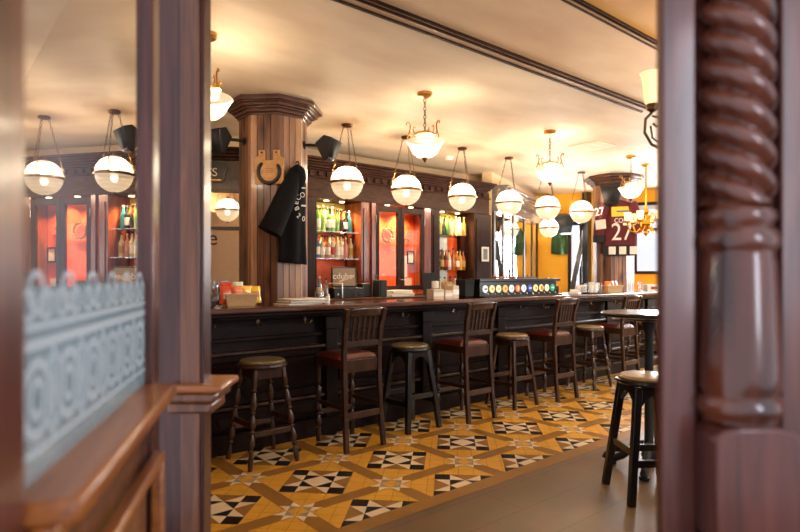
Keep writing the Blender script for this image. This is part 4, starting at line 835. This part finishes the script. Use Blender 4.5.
# ------------------------------------------------------------------ bar stools
def turned(b, p, q, r=.017):
    p = Vector(p); q = Vector(q); d = q-p
    prof = [(0,.95),(.08,1.0),(.16,1.15),(.19,.62),(.21,1.3),(.23,.62),(.28,1.15),(.34,1.4),(.39,1.0),(.41,.62),(.43,1.35),(.45,.62),(.50,1.25),(.56,1.4),(.60,.62),(.62,1.35),(.64,.62),(.70,1.3),(.75,1.35),(.79,.65),(.81,1.25),(.83,.7),(.90,1.15),(1,.85)]
    b.tube([p+d*t for t, k in prof], [r*k for t, k in prof], 10)
def stool(loc, label, kind, seatm, rz=0, wm='brown', group='backless round bar stools'):
    t = thing('bar_stool', label, 'bar stool', loc, rz, group)
    b = MB(); b.lathe([(.14,.685),(.17,.69),(.182,.702),(.180,.715),(.165,.72)], 28); b.build('seat_board', M[wm], t)
    b = MB(); b.lathe([(.165,.7205),(.168,.73),(.155,.742),(.10,.748),(.001,.75)], 28); b.build('seat_pad', M[seatm], t)
    f, h = .185, .11
    if kind == 'turned':
        for sx in (-1,1):
            for sy in (-1,1): b = MB(); turned(b, (sx*h,sy*h,.684), (sx*f,sy*f,0), .018); b.build('leg', M[wm], t)
        b = MB()
        for s_ in (-1,1): b.box(-h+.012,h-.012,s_*h-.01,s_*h+.01,.615,.683); b.box(s_*h-.01,s_*h+.01,-h+.012,h-.012,.615,.683)
        b.build('apron', M[wm], t, bev=.003)
        zz = (.24,.30)
        for i, s_ in enumerate((-1,1)):
            k = h+(f-h)*(1-zz[0]/.684); b = MB(); b.box(-k+.014,k-.014,s_*k-.011,s_*k+.011,zz[0]-.02,zz[0]+.02); b.build('stretcher', M[wm], t, bev=.004)
            k = h+(f-h)*(1-zz[1]/.684); b = MB(); b.box(s_*k-.011,s_*k+.011,-k+.014,k-.014,zz[1]-.02,zz[1]+.02); b.build('stretcher', M[wm], t, bev=.004)
    else:
        lw = .046 if kind == 'arched' else .036
        for sx in (-1,1):
            for sy in (-1,1): b = MB(); b.bar((sx*h,sy*h,.684),(sx*f,sy*f,0.0),lw,lw,0,lw*.92,(1,0,0)); b.build('leg', M[wm], t, bev=.005)
        for q in range(4):
            Mq = rot(q*PI/2)
            if kind == 'arched':
                pf = [(-h-.01,.683),(-h-.022,.56),(-h+.02,.575),(-h+.035,.60),(-h+.075,.635),(0,.642),(h-.075,.635),(h-.035,.60),(h-.02,.575),(h+.022,.56),(h+.01,.683)]
            else: pf = [(-h,.683),(-h-.006,.625),(h+.006,.625),(h,.683)]
            b = MB(); b.prism([(x,z) for x,z in pf], -.011, .011, Mq @ tr(0,-h-.012,0) @ rot(R(90),'X')); b.build('apron', M[wm], t, bev=.003)
            z = .24 if q % 2 else .30; k = h+(f-h)*(1-z/.684); b = MB(); b.box(-k+.018,k-.018,-k-.012,-k+.012,z-.022,z+.022,0,Mq); b.build('stretcher', M[wm], t, bev=.004)
    return t
stool((1.95,3.90,0), 'turned-leg round stool with an olive pad, first at the bar next to the doorway post', 'turned', 'seat_olive', 0, 'brown')
stool((3.39,3.90,0), 'black arched-apron round stool at the bar between the two nearest backed chairs', 'arched', 'seat_olive', 0, 'black')
stool((4.79,3.88,0), 'plain square-legged brown round stool at the bar below the left end of the tap stand', 'plain', 'seat_tan', 0, 'brown')
stool((6.28,3.90,0), 'turned-leg round stool with a tan pad at the bar below the tap stand right end', 'turned', 'seat_tan', 0, 'brown')
stool((7.62,3.90,0), 'farthest round stool at the bar, seen past the tall table', 'turned', 'seat_tan', 0, 'brown')
stool((3.475,1.755,0), 'black arched-apron round stool with a tan pad standing alone on the dark floor', 'arched', 'seat_tan', R(53), 'black')

def chair(loc, label):
    t = thing('bar_chair', label, 'bar chair', loc, 0, 'tall backed bar chairs'); wd, fd = .168, .185
    for sx in (-1,1):
        b = MB(); pts = [(sx*(wd+.012),-.235,0),(sx*(wd+.004),-.205,.25),(sx*wd,-.185,.60),(sx*wd,-.185,.78),(sx*(wd+.004),-.205,.95),(sx*(wd+.01),-.245,1.10)]
        for a, c in zip(pts[:-1], pts[1:]): b.bar(a, c, .036, .036, 0, None, (1,0,0))
        b.build('rear_leg', M['brown'], t, bev=.003)
        b = MB(); b.box(sx*wd-.019,sx*wd+.019,fd-.019,fd+.019,.60,.70); turned(b, (sx*wd,fd,.60),(sx*wd,fd,0), .02); b.build('front_leg', M['brown'], t)
    b = MB()
    for sx in (-1,1): b.box(sx*wd-.012,sx*wd+.012,-.166,fd-.02,.63,.70)
    b.box(-wd+.02,wd-.02,-.197,-.173,.60,.70); b.box(-wd+.02,wd-.02,fd-.012,fd+.012,.63,.70); b.build('seat_frame', M['brown'], t, bev=.003)
    def st(u, v):
        x = (u-.5)*2*(wd+.02); y = -.165+(fd+.03+.165)*v; e = 1-max(abs(2*u-1),abs(2*v-1))**6; return (x,y,.702+.045*e)
    b = MB(); b.grid(st, 14, 14); b.box(-wd-.02,wd+.02,-.165,fd+.03,.7005,.7018); b.build('seat_pad', M['seat_red'], t, ang=60)
    for z, y in ((.93,-.20),): pass
    b = MB(); b.grid(lambda u,v: ((u-.5)*2*(wd-.012), -.222-.014*v-.03*math.sin(PI*u)*.5-.008, 1.04+.065*v+.012*math.sin(PI*u)*v), 10, 3); b.build('top_rail', M['brown'], t, solid=.022)
    b = MB(); b.box(-wd+.016,wd-.016,-.205,-.183,.80,.845); b.build('lower_rail', M['brown'], t, bev=.003)
    for i in range(5):
        x = -.10+.05*i; b = MB(); b.bar((x,-.196,.846),(x,-.232,1.045),.022,.010,0,None,(0,1,0)); b.build('back_slat', M['brown'], t, bev=.002)
    for z, y, h_ in ((.27,-.208,.05),): b = MB(); b.box(-wd+.016,wd-.016,y-.011,y+.011,z-h_/2,z+h_/2); b.build('stretcher', M['brown'], t, bev=.003)
    b = MB(); b.box(-wd+.016,wd-.016,fd-.012,fd+.012,.22,.26); b.build('stretcher', M['brown'], t, bev=.003)
    for sx in (-1,1): b = MB(); b.box(sx*wd-.011,sx*wd+.011,-.19,fd-.018,.31,.345); b.build('stretcher', M['brown'], t, bev=.003)
    return t
c0 = chair((2.69,3.86,0), 'tall brown bar chair with a slatted back and red seat, nearest the doorway post')
for x, lab in ((4.04,'tall slat-backed bar chair with red seat before the tap stand left end'),(5.42,'tall slat-backed bar chair with red seat before the tap stand right end'),(6.82,'farthest tall slat-backed bar chair, seen just left of the tall table')):
    dup(c0, None, (x,3.86,0), 0, lab)

# tall round table
t = thing('poseur_table', 'tall round dark table on an ornate iron foot by the right jamb', 'table', (3.93,1.97,0))
b = MB(); b.lathe([(.30,1.068),(.318,1.073),(.32,1.09),(.312,1.10),(.001,1.101)], 40); b.build('tabletop', M['black'], t)
b = MB(); b.lathe([(.05,.09),(.05,.14),(.03,.18),(.028,.95),(.05,1.03),(.16,1.05),(.16,1.0675)], 18); b.build('pedestal', M['blackm'], t)
for k in range(4):
    a = R(20+90*k); ca, sa = math.cos(a), math.sin(a); b = MB(); b.tube([(.03*ca,.03*sa,.17),(.10*ca,.10*sa,.15),(.18*ca,.18*sa,.07),(.25*ca,.25*sa,.03),(.30*ca,.30*sa,.055),(.285*ca,.285*sa,.075)], [.03,.032,.028,.026,.022,.014], 10); b.lathe([(.02,0),(.035,.005),(.035,.02),(.015,.03)], 10, tr(.25*ca,.25*sa,0)); b.build('foot', M['blackm'], t)

# ------------------------------------------------------------------ the doorway
# right jamb with its twisted half column (local x to the right, y away from the camera)
t = thing('doorway_jamb', 'polished wood doorway jamb with an engaged twisted column on the right', 'door jamb', (*(FW*1.05+RT*.008).xy, 0), HEAD-R(90))
b = MB(); b.box(.470,.532,0,.028,0,2.3); b.build('jamb_board', M['jamb'], t, bev=.004)
b = MB(); b.box(.505,.86,.0285,.10,0,2.3); b.build('backing_board', M['jamb'], t)
b = MB(); b.box(.69,.80,.004,.028,0,2.3); b.build('side_board', M['jamb'], t, bev=.004)
cx, rr = .605, .061
b = MB(); nz_, na = 300, 64; vs = []; fs = []; z0, z1 = 1.485, 2.32
for i in range(nz_+1):
    z = z0+(z1-z0)*i/nz_
    for k in range(na):
        a = 2*PI*k/na; ph = (a*3 + 2*PI*z/.051)/2.0
        r = rr*(.68+.36*abs(math.sin(ph))**.75); vs.append((r*math.cos(a), r*math.sin(a), z))
for i in range(nz_):
    for k in range(na): fs.append((i*na+k, i*na+(k+1) % na, (i+1)*na+(k+1) % na, (i+1)*na+k))
b.add(vs, fs, 0, tr(cx,0.0,0)); b.build('twisted_shaft', M['turn'], t, ang=80)
b = MB(); b.lathe([(.05,1.49),(.055,1.48),(.062,1.472),(.064,1.462),(.058,1.452),(.056,1.446),(.064,1.438),(.069,1.425),(.069,1.415),(.062,1.405),(.060,1.398),(.063,1.38),(.066,1.30),(.069,1.20),(.070,1.16),(.066,1.15),(.066,1.145),(.072,1.14),(.075,1.128),(.073,1.115),(.066,1.108),(.066,1.10)], 44, tr(cx,0.0,0)); b.build('shaft_base', M['turn'], t, ang=50)
b = MB(); b.prism([(-.074,0),(.074,0),(.074,.185),(.06,.198),(.03,.204),(-.03,.204),(-.06,.198),(-.074,.185)], -.070, .028, tr(cx,0,.895) @ rot(R(90),'X') @ Matrix.Scale(-1,4,(0,0,1))); b.build('plinth_block', M['jamb'], t, bev=.006)
b = MB(); b.box(cx-.082,cx+.082,-.085,.028,.80,.8945); b.box(cx-.076,cx+.076,-.075,.028,0,.7995); b.build('pedestal', M['jamb'], t, bev=.006)

# left post with its ledge
lp = FW*2.03 + RT*(-.785)
t = thing('doorway_post', 'dark polished wood doorway post on the left with a moulded ledge', 'door post', (lp.x,lp.y,0), HEAD-R(90))
M['jambdark'] = wood('dark_doorway_wood', (50,20,15), (92,44,33), (16,16,1.3), .3, .3)
M['brown2'] = wood('warm_brown_wood',(84,46,27),(130,80,50),(16,16,1.3),.32,.3)
b = MB(); b.box(-.12,.10,-.02,.06,0,2.6); b.build('post', M['jambdark'], t, bev=.004); b = MB(); b.box(.022,.09,-.032,-.0205,0,2.6); b.build('face_strip', M['brown2'], t, bev=.003)
b = MB(); b.box(-.02,.175,-.07,.16,.955,.982); b.build('ledge', M['sill'], t, bev=.010)
b = MB(); b.box(-.02,.15,-.058,.14,.92,.9545); b.box(-.02,.135,-.046,.12,.88,.9195); b.build('ledge_molding', M['brown2'], t, bev=.010)

# glazed door leaf standing open on the left (local x towards the camera, y to the viewer's side)
lo = FW*1.42 + RT*(-.632); la = math.atan2((RT*.225-FW*.974).y, (RT*.225-FW*.974).x)
t = thing('glazed_door_leaf', 'open dark wood door leaf with a large etched glass pane on the left', 'door leaf', (lo.x,lo.y,0), la)
W_ = .772
b = MB(); b.box(-.085,0,-.022,.022,0.01,2.6); b.build('hinge_stile', M['jamb'], t, bev=.004)
b = MB(); b.box(W_,W_+.12,-.022,.022,0.01,2.6); b.build('lock_stile', M['jamb'], t, bev=.004)
for z0_, z1_ in ((.96,1.06),(.01,.20),(2.45,2.6)): b = MB(); b.box(0,W_,-.02,.02,z0_,z1_); b.build('rail', M['jamb'], t)
b = MB(); b.box(0,W_,-.02,.078,1.0605,1.092); b.box(0,W_,.0205,.05,1.03,1.06); b.build('glazing_sill', M['sill'], t, bev=.008)
b = MB(); b.box(0,W_,-.012,.008,.20,.96); b.box(.07,W_-.05,.008,.02,.27,.86); b.build('lower_panel', M['brown2'], t, bev=.006)
b = MB(); b.box(0,W_,.0205,.05,.90,.925); b.box(0,.03,.0205,.05,.2,.8995); b.build('panel_molding', M['sill'], t, bev=.006)
b = MB(); b.box(0,W_,-.004,.002,1.0925,2.4495); b.build('glass_pane', M['leafpane'], t)
b = MB(); y0, y1 = .0022, .0028
b.box(0,W_,y0,y1,1.0925,1.345,0); b.box(0,W_,y1,y1+.0005,1.262,1.275,1); b.box(0,W_,y1,y1+.0005,1.125,1.134,1); b.box(0,W_,y1,y1+.0005,1.288,1.296,1)
for i in range(6):
    x = .06+.125*i; z = 1.198
    for rad, wr in ((.045,.007),(.022,.006)):
        n = 24; vs = []; fs = []
        for k in range(n):
            a = 2*PI*k/n
            for q in (rad-wr, rad+wr): vs.append((x+q*math.cos(a), y1+.001, z+q*math.sin(a)*1.05))
        fs = [(2*k, 2*((k+1) % n), 2*((k+1) % n)+1, 2*k+1) for k in range(n)]; b.add(vs, fs, 1)
    for k in range(4):
        a = R(45+90*k); b.box(-.004,.004,y1,y1+.0006,.047,.072,1, tr(x,0,z) @ rot(a,'Y'))
    b.box(x+.0575,x+.0675,y1,y1+.0006,1.134,1.262,1)
    for dx, rad in ((-.03,.018),(.03,.018),(0,.026)):
        n = 20; vs = []
        for k in range(n):
            a = 2*PI*k/n
            for q in (rad-.004, rad+.004): vs.append((x+dx+q*math.cos(a), y1+.001, 1.325+(.012 if dx == 0 else -.004)+q*math.sin(a)))
        b.add(vs, [(2*k, 2*((k+1) % n), 2*((k+1) % n)+1, 2*k+1) for k in range(n)], 1)
b.build('etched_band', [M['frost'], M['frost2']], t)
